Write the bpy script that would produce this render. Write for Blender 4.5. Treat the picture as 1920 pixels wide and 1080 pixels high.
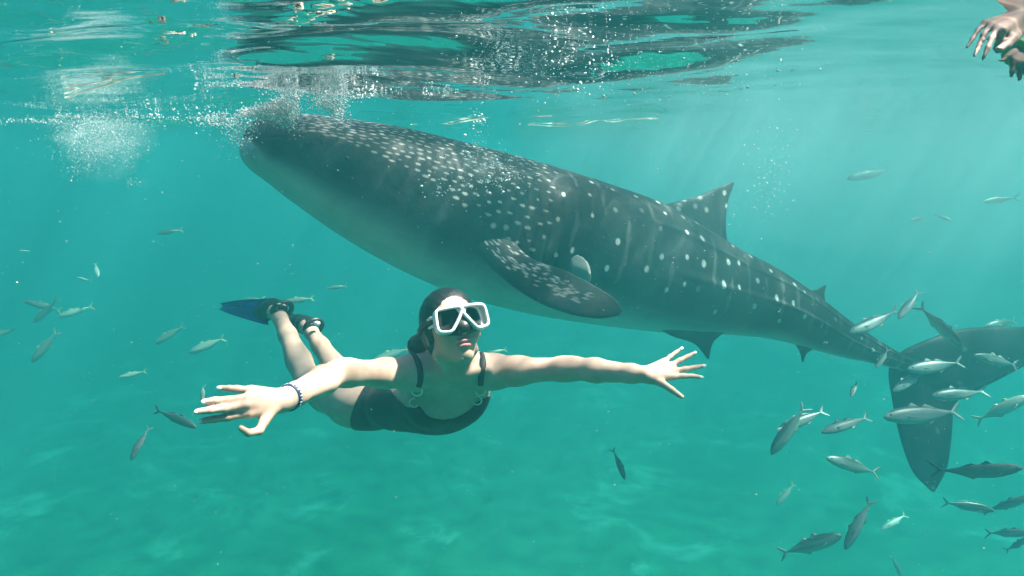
import bpy, math, random
import numpy as np
from mathutils import Vector, Matrix
from bpy_extras.node_shader_utils import PrincipledBSDFWrapper

for _o in list(bpy.data.objects):
    bpy.data.objects.remove(_o)
scene = bpy.context.scene
COL = scene.collection

# ------------------------------------------------------------------ camera
F = 1371.0                      # focal length in pixels of the 1920 wide photograph
PITCH = math.radians(10.0)      # the camera looks down by this much
CAM = np.array((0.0, 0.0, -0.27))
cam_data = bpy.data.cameras.new('camera')
cam = bpy.data.objects.new('camera', cam_data)
COL.objects.link(cam)
cam.location = CAM
cam.rotation_euler = (math.pi / 2 - PITCH, 0, 0)
cam_data.sensor_fit = 'HORIZONTAL'
cam_data.sensor_width = 36.0
cam_data.lens = 36.0 * F / 1920.0
cam_data.clip_start = 0.02
cam_data.clip_end = 1000.0
scene.camera = cam

# ------------------------------------------------------------------ world and sun
SUN_DIR = Vector((0.50, 0.04, 0.86)).normalized()      # towards the sun, as refracted below the surface
world = bpy.data.worlds.new('World')
scene.world = world
world.use_nodes = True
wn = world.node_tree.nodes
wl = world.node_tree.links
bg = wn['Background']
sky_tex = wn.new('ShaderNodeTexSky')
sky_tex.sky_type = 'NISHITA'
sky_tex.sun_disc = False
sky_tex.sun_elevation = math.asin(SUN_DIR.z)
sky_tex.sun_rotation = math.atan2(SUN_DIR.x, SUN_DIR.y)
wl.new(sky_tex.outputs[0], bg.inputs['Color'])
bg.inputs['Strength'].default_value = 0.14

sun_data = bpy.data.lights.new('sun', 'SUN')
sun_data.energy = 5.0
sun_data.angle = math.radians(2.6)
sun_data.color = (1.0, 0.77, 0.68)
sun = bpy.data.objects.new('sun', sun_data)
COL.objects.link(sun)
sun.rotation_euler = (-SUN_DIR).to_track_quat('-Z', 'Y').to_euler()
sun.location = SUN_DIR * 20

scene.view_settings.view_transform = 'Standard'
scene.view_settings.look = 'None'
scene.view_settings.gamma = 1.0
scene.view_settings.exposure = 1.04
scene.view_settings.use_curve_mapping = False

scene.render.engine = 'CYCLES'
cy = scene.cycles
cy.max_bounces = 10
cy.diffuse_bounces = 1
cy.glossy_bounces = 3
cy.transmission_bounces = 4
cy.volume_bounces = 2
cy.transparent_max_bounces = 16
cy.caustics_reflective = False
cy.caustics_refractive = False
cy.sample_clamp_indirect = 4.0
cy.use_adaptive_sampling = True
cy.adaptive_threshold = 0.03
cy.adaptive_min_samples = 16
cy.use_denoising = True
cy.denoiser = 'OPENIMAGEDENOISE'

# ------------------------------------------------------------------ helpers
RIGHT = np.array((1.0, 0.0, 0.0))
FWD = np.array((0.0, math.cos(PITCH), -math.sin(PITCH)))
UP = np.array((0.0, math.sin(PITCH), math.cos(PITCH)))


def P(px, py, d):
    """a point of the place, surveyed from the photograph: pixel plus distance along the optical axis"""
    return CAM + RIGHT * ((px - 960.0) / F * d) + UP * (-(py - 540.0) / F * d) + FWD * d


def nrm(v):
    v = np.asarray(v, float)
    return v / max(np.linalg.norm(v), 1e-9)


def tag(o, label=None, cat=None, group=None, kind=None):
    if label: o['label'] = label
    if cat: o['category'] = cat
    if group: o['group'] = group
    if kind: o['kind'] = kind
    return o


def mesh(name, verts, faces, smooth=True):
    m = bpy.data.meshes.new(name)
    verts = np.asarray(verts, np.float32)
    if isinstance(faces, np.ndarray):
        nf, k = faces.shape
        m.vertices.add(len(verts))
        m.vertices.foreach_set('co', verts.ravel())
        m.loops.add(nf * k)
        m.loops.foreach_set('vertex_index', faces.astype(np.int32).ravel())
        m.polygons.add(nf)
        m.polygons.foreach_set('loop_start', np.arange(0, nf * k, k, dtype=np.int32))
        m.polygons.foreach_set('loop_total', np.full(nf, k, np.int32))
        m.update(calc_edges=True)
        m.validate()
    else:
        m.from_pydata([tuple(map(float, v)) for v in verts], [], [tuple(map(int, f)) for f in faces])
        m.update()
    if smooth:
        m.polygons.foreach_set('use_smooth', np.ones(len(m.polygons), bool))
    return m


def obj(name, m, mat=None, parent=None):
    o = bpy.data.objects.new(name, m)
    COL.objects.link(o)
    if mat is not None and m is not None and len(m.materials) == 0:
        for q in (mat if isinstance(mat, (list, tuple)) else [mat]):
            m.materials.append(q)
    if parent is not None:
        o.parent = parent
    return o


def empty(name, loc=(0, 0, 0)):
    o = bpy.data.objects.new(name, None)
    COL.objects.link(o)
    o.location = loc
    o.empty_display_size = 0.1
    return o


def attr(m, name, values):
    a = m.attributes.new(name, 'FLOAT', 'POINT')
    a.data.foreach_set('value', np.asarray(values, np.float32))


def grid_faces(nu, nv, close_v=False):
    i = np.arange(nu - 1)[:, None]
    j = np.arange(nv if close_v else nv - 1)[None, :]
    j2 = (j + 1) % nv
    a = i * nv + j
    b = i * nv + j2
    c = (i + 1) * nv + j2
    d = (i + 1) * nv + j
    return np.stack([a, b, c, d], -1).reshape(-1, 4)


def cubic(xs, ys, t):
    """smooth (Catmull-Rom) interpolation of rows ys at xs"""
    xs = np.asarray(xs, float); ys = np.asarray(ys, float)
    if ys.ndim == 1: ys = ys[:, None]
    t = np.asarray(t, float)
    m = np.zeros_like(ys)
    m[1:-1] = (ys[2:] - ys[:-2]) / (xs[2:] - xs[:-2])[:, None]
    m[0] = (ys[1] - ys[0]) / (xs[1] - xs[0]); m[-1] = (ys[-1] - ys[-2]) / (xs[-1] - xs[-2])
    k = np.clip(np.searchsorted(xs, t, side='right') - 1, 0, len(xs) - 2)
    h = (xs[k + 1] - xs[k]); u = ((t - xs[k]) / h)[:, None]; h = h[:, None]
    r = (2 * u**3 - 3 * u**2 + 1) * ys[k] + (u**3 - 2 * u**2 + u) * h * m[k] + (-2 * u**3 + 3 * u**2) * ys[k + 1] + (u**3 - u**2) * h * m[k + 1]
    return r


def curve_pts(pts, n):
    pts = np.asarray(pts, float)
    s = np.concatenate([[0], np.cumsum(np.linalg.norm(np.diff(pts, axis=0), axis=1))])
    s /= s[-1]
    return cubic(s, pts, np.linspace(0, 1, n))


def tube(pts, radii, nv=12, squash=None, cap=True):
    """a tapered tube along points; returns verts, faces(list)"""
    pts = np.asarray(pts, float); n = len(pts)
    radii = np.broadcast_to(np.asarray(radii, float), (n,))
    t = np.gradient(pts, axis=0)
    t /= np.linalg.norm(t, axis=1)[:, None] + 1e-12
    ref = np.array((0, 0, 1.0)) if abs(t[0][2]) < 0.9 else np.array((1.0, 0, 0))
    a = np.cross(t[0], ref); a = nrm(a)
    V = []
    ang = np.linspace(0, 2 * np.pi, nv, endpoint=False)
    for i in range(n):
        a = a - t[i] * np.dot(a, t[i]); a = nrm(a)
        b = np.cross(t[i], a)
        V.append(pts[i] + radii[i] * (np.cos(ang)[:, None] * a + np.sin(ang)[:, None] * b * (squash or 1.0)))
    V = np.concatenate(V)
    faces = [tuple(f) for f in grid_faces(n, nv, True)]
    if cap:
        faces.append(tuple(range(nv))[::-1]); faces.append(tuple(range((n - 1) * nv, n * nv)))
    return V, faces


def join(parts):
    V = []; Fc = []; off = 0
    for v, f in parts:
        v = np.asarray(v, float)
        V.append(v)
        Fc += [tuple(int(i) + off for i in q) for q in f]
        off += len(v)
    return np.concatenate(V), Fc


def fin_loft(lead, trail, thick, nu=28, nc=9, nose=0.35, edge=0.12):
    """a fin between a leading and a trailing edge (lists of 3-d points, same order), with an aerofoil section"""
    L = curve_pts(lead, nu); T = curve_pts(trail, nu)
    c = np.linspace(0, 1, nc)
    cc = c**1.4
    prof = (np.clip(cc, 0, 1)**nose) * (1 - cc)**0.9
    prof = prof / prof.max()
    V = []
    span = np.linspace(0, 1, nu)
    th = np.interp(span, np.linspace(0, 1, len(np.atleast_1d(thick))), np.atleast_1d(thick)) if np.ndim(thick) else np.full(nu, thick)
    dspan = np.gradient((L + T) / 2, axis=0)
    for i in range(nu):
        ch = T[i] - L[i]
        n = nrm(np.cross(dspan[i], ch))
        line = L[i] + cc[:, None] * ch
        up = line + n * (prof * th[i])[:, None]
        dn = line - n * (prof * th[i])[:, None]
        V.append(np.concatenate([up, dn[1:-1][::-1]]))
    nv = 2 * nc - 2
    V = np.concatenate(V)
    faces = [tuple(f) for f in grid_faces(nu, nv, True)]
    faces.append(tuple(range(nv))[::-1]); faces.append(tuple(range((nu - 1) * nv, nu * nv)))
    return V, faces


def hash_noise(p, seed=0):
    """smooth value noise on 3-d points"""
    p = np.asarray(p, float)
    i = np.floor(p).astype(np.int64); f = p - i; f = f * f * (3 - 2 * f)
    r = 0
    for dx in (0, 1):
        for dy in (0, 1):
            for dz in (0, 1):
                q = (i[..., 0] + dx) * 374761393 + (i[..., 1] + dy) * 668265263 + (i[..., 2] + dz) * 2147483647 + seed * 1274126177
                q = (q ^ (q >> 13)) * 1274126177
                q = ((q ^ (q >> 16)) & 0xFFFFFF) / float(0xFFFFFF)
                w = (f[..., 0] if dx else 1 - f[..., 0]) * (f[..., 1] if dy else 1 - f[..., 1]) * (f[..., 2] if dz else 1 - f[..., 2])
                r = r + q * w
    return r


def sstep(a, b, x):
    t = np.clip((np.asarray(x, float) - a) / (b - a), 0, 1)
    return t * t * (3 - 2 * t)


# ------------------------------------------------------------------ materials
def new_mat(name):
    m = bpy.data.materials.new(name)
    m.use_nodes = True
    nt = m.node_tree
    b = nt.nodes['Principled BSDF']
    return m, nt, b


def N(nt, kind, **kw):
    n = nt.nodes.new(kind)
    for k, v in kw.items():
        if k in ('inputs',):
            for a, b in v.items():
                n.inputs[a].default_value = b
        else:
            setattr(n, k, v)
    return n


def ramp(nt, fac, stops):
    r = nt.nodes.new('ShaderNodeValToRGB')
    e = r.color_ramp.elements
    while len(e) < len(stops): e.new(0.5)
    for q, (p, c) in zip(e, stops):
        q.position = p
        q.color = tuple(c) + (1,) if len(c) == 3 else c
    nt.links.new(fac, r.inputs[0])
    return r


def mixc(nt, fac, a, b, blend='MIX'):
    m = nt.nodes.new('ShaderNodeMix')
    m.data_type = 'RGBA'; m.blend_type = blend
    for s, v in ((0, fac), (6, a), (7, b)):
        if hasattr(v, 'is_linked') or hasattr(v, 'links'):
            nt.links.new(v, m.inputs[s])
        else:
            m.inputs[s].default_value = v if s == 0 else (tuple(v) + (1,) if len(v) == 3 else v)
    return m.outputs[2]


def math_n(nt, op, a, b=None, c=None, clamp=False):
    m = nt.nodes.new('ShaderNodeMath'); m.operation = op; m.use_clamp = clamp
    for i, v in enumerate((a, b, c)):
        if v is None: continue
        if hasattr(v, 'links'): nt.links.new(v, m.inputs[i])
        else: m.inputs[i].default_value = v
    return m.outputs[0]


def simple_mat(name, col, rough=0.5, var=0.12, scale=30.0, bump=0.0, metallic=0.0, spec=0.5):
    m, nt, b = new_mat(name)
    tc = N(nt, 'ShaderNodeTexCoord')
    no = N(nt, 'ShaderNodeTexNoise', inputs={'Scale': scale, 'Detail': 4.0})
    nt.links.new(tc.outputs['Object'], no.inputs['Vector'])
    r = ramp(nt, no.outputs[0], [(0.3, [c * (1 - var) for c in col]), (0.7, [min(1, c * (1 + var)) for c in col])])
    nt.links.new(r.outputs[0], b.inputs['Base Color'])
    b.inputs['Roughness'].default_value = rough
    b.inputs['Metallic'].default_value = metallic
    b.inputs['Specular IOR Level'].default_value = spec
    if bump:
        bn = N(nt, 'ShaderNodeBump', inputs={'Strength': bump, 'Distance': 0.01})
        nt.links.new(no.outputs[0], bn.inputs['Height'])
        nt.links.new(bn.outputs[0], b.inputs['Normal'])
    return m
def sphere(c, r, nu=12, nv=8, sc=(1, 1, 1)):
    V = [np.array(c) + np.array((0, 0, r * sc[2]))]
    for j in range(1, nv):
        t = math.pi * j / nv
        for i in range(nu):
            a = 2 * math.pi * i / nu
            V.append(np.array(c) + r * np.array((math.sin(t) * math.cos(a) * sc[0], math.sin(t) * math.sin(a) * sc[1], math.cos(t) * sc[2])))
    V.append(np.array(c) - np.array((0, 0, r * sc[2])))
    Fc = [(0, 1 + i, 1 + (i + 1) % nu) for i in range(nu)]
    for j in range(nv - 2):
        for i in range(nu):
            a = 1 + j * nu + i; b = 1 + j * nu + (i + 1) % nu
            Fc.append((a, a + nu, b + nu, b))
    l = len(V) - 1; s = 1 + (nv - 2) * nu
    Fc += [(l, s + (i + 1) % nu, s + i) for i in range(nu)]
    return np.array(V), Fc


# ------------------------------------------------------------------ the setting: water surface, sea bed, water body
def axis_pts(dense0, dense1, step, far):
    mid = np.arange(dense0, dense1 + step / 2, step)
    out = []; x = 0.0; s = step
    while x < far:
        s *= 1.18; x += s; out.append(x)
    out = np.array(out)
    return np.concatenate([(dense0 - out)[::-1], mid, dense1 + out])


rngw = np.random.default_rng(4)
WAVES = []
for lam, amp, n in ((3.4, 0.014, 2), (1.7, 0.008, 3), (0.85, 0.0046, 5), (0.45, 0.0026, 6), (0.25, 0.0011, 7)):
    for _ in range(n):
        a = rngw.normal(math.radians(62), 0.55)       # crests run mostly across the picture, rising to the right
        l = lam * rngw.uniform(0.75, 1.3)
        WAVES.append((2 * math.pi / l * math.cos(a), 2 * math.pi / l * math.sin(a), amp * rngw.uniform(0.6, 1.2) * (l / lam), rngw.uniform(0, 6.28)))


def wave_h(x, y):
    h = 0.0
    wx = x + 0.10 * np.sin(1.3 * y + 0.7 * x) ; wy = y + 0.12 * np.sin(1.7 * x + 0.4)
    for kx, ky, a, p in WAVES:
        h = h + a * np.sin(kx * wx + ky * wy + p)
    return h * (1.0 - 0.78 * sstep(0.15, 1.0, x - 0.10 * y))        # calmer water to the right


def steps(*segs):
    out = [segs[0][0]]
    for a, b, st in segs:
        n = max(1, int(round((b - a) / st)))
        out += list(a + (b - a) * np.arange(1, n + 1) / n)
    return np.array(out)


def far_ends(mid, far):
    lo = []; x = 0.0; s = mid[1] - mid[0]
    while x < far:
        s *= 1.18; x += s; lo.append(mid[0] - x)
    hi = []; x = 0.0; s = mid[-1] - mid[-2]
    while x < far:
        s *= 1.18; x += s; hi.append(mid[-1] + x)
    return np.concatenate([lo[::-1], mid, hi])


def on_surface(px, py):
    """where the line of sight through a pixel meets the calm surface"""
    r = RIGHT * ((px - 960.0) / F) + UP * (-(py - 540.0) / F) + FWD
    return CAM + r * ((0.0 - CAM[2]) / r[2])


# short steep ripples that break the mirror: pixel, half width and half depth (m), height (m), wave length (m)
PACKETS = [(440, 9, 0.05, 0.022, 0.01137, 0.0625), (470, 4, 0.035, 0.02, 0.0105, 0.0562), (600, 42, 0.045, 0.022, 0.01137, 0.0688), (585, 52, 0.02, 0.02, 0.0105, 0.0625), (645, 26, 0.03, 0.02, 0.0105, 0.0625),
           (335, 14, 0.03, 0.016, 0.0105, 0.0562), (300, 58, 0.03, 0.02, 0.01137, 0.0625), (306, 107, 0.035, 0.02, 0.0105, 0.0625), (345, 90, 0.08, 0.05, 0.00613, 0.075), (400, 75, 0.06, 0.05, 0.00525, 0.075),
           (360, 104, 0.03, 0.02, 0.00962, 0.0625), (640, 12, 0.02, 0.02, 0.00875, 0.0625), (470, 140, 0.03, 0.02, 0.00875, 0.075), (440, 160, 0.03, 0.02, 0.00875, 0.075),
           (560, 60, 0.03, 0.02, 0.00962, 0.0625), (700, 20, 0.03, 0.02, 0.007, 0.0625),
           (110, 228, 0.3, 0.035, 0.01312, 0.1), (330, 222, 0.22, 0.03, 0.01225, 0.0875)]


def build_water():
    xs = far_ends(steps((-5.0, -1.35, .04), (-1.35, 0.25, .018), (0.25, 1.1, .03), (1.1, 5.0, .04)), 140.0)
    ys = far_ends(steps((0.3, 0.95, .03), (0.95, 2.4, .0125), (2.4, 4.2, .025), (4.2, 5.6, .014), (5.6, 8.5, .035)), 140.0)
    X, Y = np.meshgrid(xs, ys, indexing='ij')
    fade = np.exp(-np.maximum(np.maximum(np.abs(X) - 5.0, np.abs(Y - 4.15) - 3.85), 0) / 6.0)
    Z = wave_h(X, Y) * fade
    # the bow wave that the animal's mouth pushes up
    Z = Z + 0.03 * np.exp(-(((X + 1.15) / 0.45)**2 + ((Y - 3.5) / 0.3)**2))
    rp = np.random.default_rng(21)
    for px, py, wx, wy, am, lam in PACKETS:
        c = on_surface(px, py)
        q = rp.uniform(-0.25, 0.25)
        xr = X - c[0]; yr = Y - c[1]
        u_ = xr; v_ = yr + q * xr + 0.25 * lam * np.sin(xr / max(wx, .04) * 2.2 + rp.uniform(0, 6))
        Z = Z + am * np.exp(-((u_ / wx)**2 + (v_ / (wy * 1.6))**2)) * np.sin(2 * np.pi * v_ / lam + rp.uniform(0, 6.28))
    V = np.stack([X, Y, Z], -1).reshape(-1, 3)
    m = mesh('water_surface', V, grid_faces(len(xs), len(ys))[:, ::-1].copy())     # normals point up
    mat = bpy.data.materials.new('water_surface')
    mat.use_nodes = True
    nt = mat.node_tree
    nt.nodes.remove(nt.nodes['Principled BSDF'])
    out = nt.nodes['Material Output']
    tc = N(nt, 'ShaderNodeTexCoord')
    # ripple bump
    mp = N(nt, 'ShaderNodeMapping', inputs={'Scale': (5.0, 9.0, 1.0), 'Rotation': (0, 0, 0.3)})
    nt.links.new(tc.outputs['Object'], mp.inputs[0])
    no = N(nt, 'ShaderNodeTexNoise', noise_dimensions='2D', inputs={'Scale': 1.6, 'Detail': 1.0, 'Roughness': 0.5})
    nt.links.new(mp.outputs[0], no.inputs['Vector'])
    bump = N(nt, 'ShaderNodeBump', inputs={'Strength': 0.10, 'Distance': 0.018})
    nt.links.new(no.outputs[0], bump.inputs['Height'])
    fr = N(nt, 'ShaderNodeFresnel', inputs={'IOR': 1.333})
    nt.links.new(bump.outputs[0], fr.inputs['Normal'])
    gl = N(nt, 'ShaderNodeBsdfGlossy', inputs={'Roughness': 0.02, 'Color': (0.97, 0.97, 0.97, 1)})
    nt.links.new(bump.outputs[0], gl.inputs['Normal'])
    # caustic net painted into the transparent colour, as if ripples focused the sun
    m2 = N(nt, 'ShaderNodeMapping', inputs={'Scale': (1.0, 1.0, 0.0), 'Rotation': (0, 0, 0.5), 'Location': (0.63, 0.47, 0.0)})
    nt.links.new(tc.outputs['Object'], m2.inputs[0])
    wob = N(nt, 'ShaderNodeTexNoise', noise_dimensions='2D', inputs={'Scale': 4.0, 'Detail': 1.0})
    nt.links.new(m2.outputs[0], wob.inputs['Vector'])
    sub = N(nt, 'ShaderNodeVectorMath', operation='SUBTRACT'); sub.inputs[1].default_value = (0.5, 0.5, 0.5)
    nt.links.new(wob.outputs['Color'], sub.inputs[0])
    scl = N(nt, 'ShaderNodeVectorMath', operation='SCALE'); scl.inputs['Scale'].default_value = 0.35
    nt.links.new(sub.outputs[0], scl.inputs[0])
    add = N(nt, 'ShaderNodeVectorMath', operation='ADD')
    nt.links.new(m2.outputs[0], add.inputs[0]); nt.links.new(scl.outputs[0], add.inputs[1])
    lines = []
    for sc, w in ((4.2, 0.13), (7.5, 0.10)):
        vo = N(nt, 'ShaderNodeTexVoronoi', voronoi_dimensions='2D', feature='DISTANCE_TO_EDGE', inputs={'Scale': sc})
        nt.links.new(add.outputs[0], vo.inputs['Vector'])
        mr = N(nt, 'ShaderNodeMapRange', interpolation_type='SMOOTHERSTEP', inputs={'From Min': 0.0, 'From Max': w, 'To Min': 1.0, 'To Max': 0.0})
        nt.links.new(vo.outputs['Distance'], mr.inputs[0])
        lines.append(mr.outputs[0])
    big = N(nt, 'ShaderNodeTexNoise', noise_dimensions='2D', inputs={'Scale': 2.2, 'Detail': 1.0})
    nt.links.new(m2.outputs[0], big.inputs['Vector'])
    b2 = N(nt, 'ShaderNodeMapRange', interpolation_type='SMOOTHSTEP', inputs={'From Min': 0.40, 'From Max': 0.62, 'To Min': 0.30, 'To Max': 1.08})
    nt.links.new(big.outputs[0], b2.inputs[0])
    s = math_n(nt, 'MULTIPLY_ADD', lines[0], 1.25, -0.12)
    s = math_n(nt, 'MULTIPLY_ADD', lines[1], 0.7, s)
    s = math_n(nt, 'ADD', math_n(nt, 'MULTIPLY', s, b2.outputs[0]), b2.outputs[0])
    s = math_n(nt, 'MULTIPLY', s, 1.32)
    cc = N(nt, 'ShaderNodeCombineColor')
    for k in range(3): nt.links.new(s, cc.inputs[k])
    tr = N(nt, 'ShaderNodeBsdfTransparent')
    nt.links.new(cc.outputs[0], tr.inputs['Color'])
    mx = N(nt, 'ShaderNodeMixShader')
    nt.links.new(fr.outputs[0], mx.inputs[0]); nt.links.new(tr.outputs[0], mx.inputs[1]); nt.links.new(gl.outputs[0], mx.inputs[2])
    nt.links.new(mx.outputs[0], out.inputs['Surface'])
    o = obj('water_surface', m, mat)
    tag(o, 'rippled underside of the sea surface mirroring the whale shark', 'water', kind='structure')


FLOOR_Z = -10.2


def build_seabed():
    xs = axis_pts(-9.0, 9.0, 0.12, 140.0)
    ys = axis_pts(1.0, 16.0, 0.12, 140.0)
    X, Y = np.meshgrid(xs, ys, indexing='ij')
    p = np.stack([X, Y, 0 * X], -1)
    Z = FLOOR_Z + 0.35 * (hash_noise(p * 0.35, 1) - 0.5) + 0.10 * np.maximum(hash_noise(p * 0.6, 2) - 0.52, 0) * 2 + 0.02 * (hash_noise(p * 2.6, 3) - 0.5)
    V = np.stack([X, Y, Z], -1).reshape(-1, 3)
    m = mesh('sea_bed', V, grid_faces(len(xs), len(ys))[:, ::-1].copy())
    mat, nt, b = new_mat('sand')
    tc = N(nt, 'ShaderNodeTexCoord')
    n1 = N(nt, 'ShaderNodeTexNoise', inputs={'Scale': 0.42, 'Detail': 4.0, 'Roughness': 0.6, 'Distortion': 0.4})
    n2 = N(nt, 'ShaderNodeTexNoise', inputs={'Scale': 14.0, 'Detail': 6.0})
    for n in (n1, n2): nt.links.new(tc.outputs['Object'], n.inputs['Vector'])
    r1 = ramp(nt, n1.outputs[0], [(0.40, (0.18, 0.36, 0.18)), (0.56, (0.28, 0.48, 0.26)), (0.66, (0.82, 0.90, 0.68))])
    c = mixc(nt, 0.25, r1.outputs[0], n2.outputs['Color'], 'OVERLAY')
    nt.links.new(c, b.inputs['Base Color'])
    b.inputs['Roughness'].default_value = 0.95
    bn = N(nt, 'ShaderNodeBump', inputs={'Strength': 0.4, 'Distance': 0.03})
    nt.links.new(n2.outputs[0], bn.inputs['Height']); nt.links.new(bn.outputs[0], b.inputs['Normal'])
    o = obj('sea_bed', m, mat)
    tag(o, 'sandy sea bed with pale patches fading into green water', 'sea bed', kind='structure')


def build_haze():
    x0, x1, y0, y1, z0, z1 = -120.0, 120.0, -120.0, 120.0, FLOOR_Z - 1.6, 0.14
    V = [(x, y, z) for z in (z0, z1) for y in (y0, y1) for x in (x0, x1)]
    Fc = [(0, 2, 3, 1), (4, 5, 7, 6), (0, 1, 5, 4), (2, 6, 7, 3), (0, 4, 6, 2), (1, 3, 7, 5)]
    m = mesh('haze', V, Fc, smooth=False)
    mat = bpy.data.materials.new('turbid_sea_water')
    mat.use_nodes = True
    nt = mat.node_tree
    nt.nodes.remove(nt.nodes['Principled BSDF'])
    pv = N(nt, 'ShaderNodeVolumePrincipled')
    pv.inputs['Color'].default_value = (0.036, 0.226, 0.252, 1)
    pv.inputs['Absorption Color'].default_value = (0.0, 0.38, 0.35, 1)
    pv.inputs['Density'].default_value = 0.160
    pv.inputs['Anisotropy'].default_value = 0.25
    nt.links.new(pv.outputs[0], nt.nodes['Material Output'].inputs['Volume'])
    o = obj('haze', m, mat)
    tag(o, 'turquoise turbid sea water that veils far things', 'water haze', kind='stuff')


def build_bubble_haze():
    """milky clouds of micro-bubbles hanging under the surface"""
    mat = bpy.data.materials.new('micro_bubble_haze'); mat.use_nodes = True
    nt = mat.node_tree; nt.nodes.remove(nt.nodes['Principled BSDF'])
    pv = N(nt, 'ShaderNodeVolumePrincipled')
    pv.inputs['Color'].default_value = (0.92, 0.96, 0.97, 1)
    pv.inputs['Density'].default_value = 0.012
    pv.inputs['Anisotropy'].default_value = 0.3
    nt.links.new(pv.outputs[0], nt.nodes['Material Output'].inputs['Volume'])
    for cx, cy, cz, rx, ry, rz in ((2.3, 4.6, -0.1, 2.3, 3.4, 1.10), (2.0, 4.2, 0.0, 2.0, 2.9, 0.75), (2.5, 5.2, -0.1, 2.6, 3.0, 1.5), (1.6, 3.6, 0.1, 1.6, 2.2, 0.55), (2.8, 4.4, 0.0, 2.2, 2.6, 0.9)):
        V, Fc = sphere((cx, cy, cz), 1.0, 40, 24, (rx, ry, rz))
        V[:, 2] = np.minimum(V[:, 2], 0.09 + 0.01 * cy / 5)
        o = obj('bubble_haze', mesh('bubble_haze', V, Fc), mat)
        tag(o, 'milky haze of micro-bubbles under the surface at upper right', 'bubble haze', 'milky layers of bubble haze at upper right', kind='stuff')
    m2 = mat.copy(); m2.name = 'dense_micro_bubble_haze'
    m2.node_tree.nodes['Principled Volume'].inputs['Density'].default_value = 0.45
    for px, py, d, rx, ry, rz in ((200, 262, 3.3, .24, .12, .10), (195, 285, 3.3, .16, .10, .14), (215, 248, 3.3, .20, .10, .065)):
        c = P(px, py, d)
        V, Fc = sphere(c, 1.0, 24, 16, (rx, ry, rz))
        V[:, 2] = np.minimum(V[:, 2], -0.012)
        o = obj('bubble_haze', mesh('bubble_haze', V, Fc), m2)
        tag(o, 'milky core of the bubble cloud at left', 'bubble haze', 'milky cores of the bubble cloud', kind='stuff')


build_water()
build_seabed()
build_bubble_haze()
build_haze()
# ------------------------------------------------------------------ whale shark
def whale_mat():
    m, nt, b = new_mat('whale_shark_skin')
    tc = N(nt, 'ShaderNodeTexCoord')
    sp = N(nt, 'ShaderNodeAttribute', attribute_name='spot')
    be = N(nt, 'ShaderNodeAttribute', attribute_name='belly')
    n1 = N(nt, 'ShaderNodeTexNoise', inputs={'Scale': 4.0, 'Detail': 8.0, 'Roughness': 0.65, 'Distortion': 0.6})
    n2 = N(nt, 'ShaderNodeTexNoise', inputs={'Scale': 60.0, 'Detail': 4.0})
    for n in (n1, n2): nt.links.new(tc.outputs['Object'], n.inputs['Vector'])
    dark = ramp(nt, n1.outputs[0], [(0.32, (0.007, 0.0075, 0.009)), (0.52, (0.015, 0.0155, 0.017)), (0.72, (0.048, 0.047, 0.049))])
    pale = ramp(nt, n1.outputs[0], [(0.3, (0.36, 0.38, 0.36)), (0.7, (0.50, 0.52, 0.50))])
    c = mixc(nt, be.outputs['Fac'], dark.outputs[0], pale.outputs[0])
    # worn edges of the spots
    s = math_n(nt, 'MULTIPLY', sp.outputs['Fac'], math_n(nt, 'MULTIPLY_ADD', n2.outputs[0], 0.8, 0.55), clamp=True)
    c = mixc(nt, s, c, (0.62, 0.62, 0.58))
    nt.links.new(c, b.inputs['Base Color'])
    b.inputs['Roughness'].default_value = 0.6
    b.inputs['Specular IOR Level'].default_value = 0.2
    bn = N(nt, 'ShaderNodeBump', inputs={'Strength': 0.25, 'Distance': 0.006})
    nt.links.new(n2.outputs[0], bn.inputs['Height']); nt.links.new(bn.outputs[0], b.inputs['Normal'])
    return m


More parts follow.
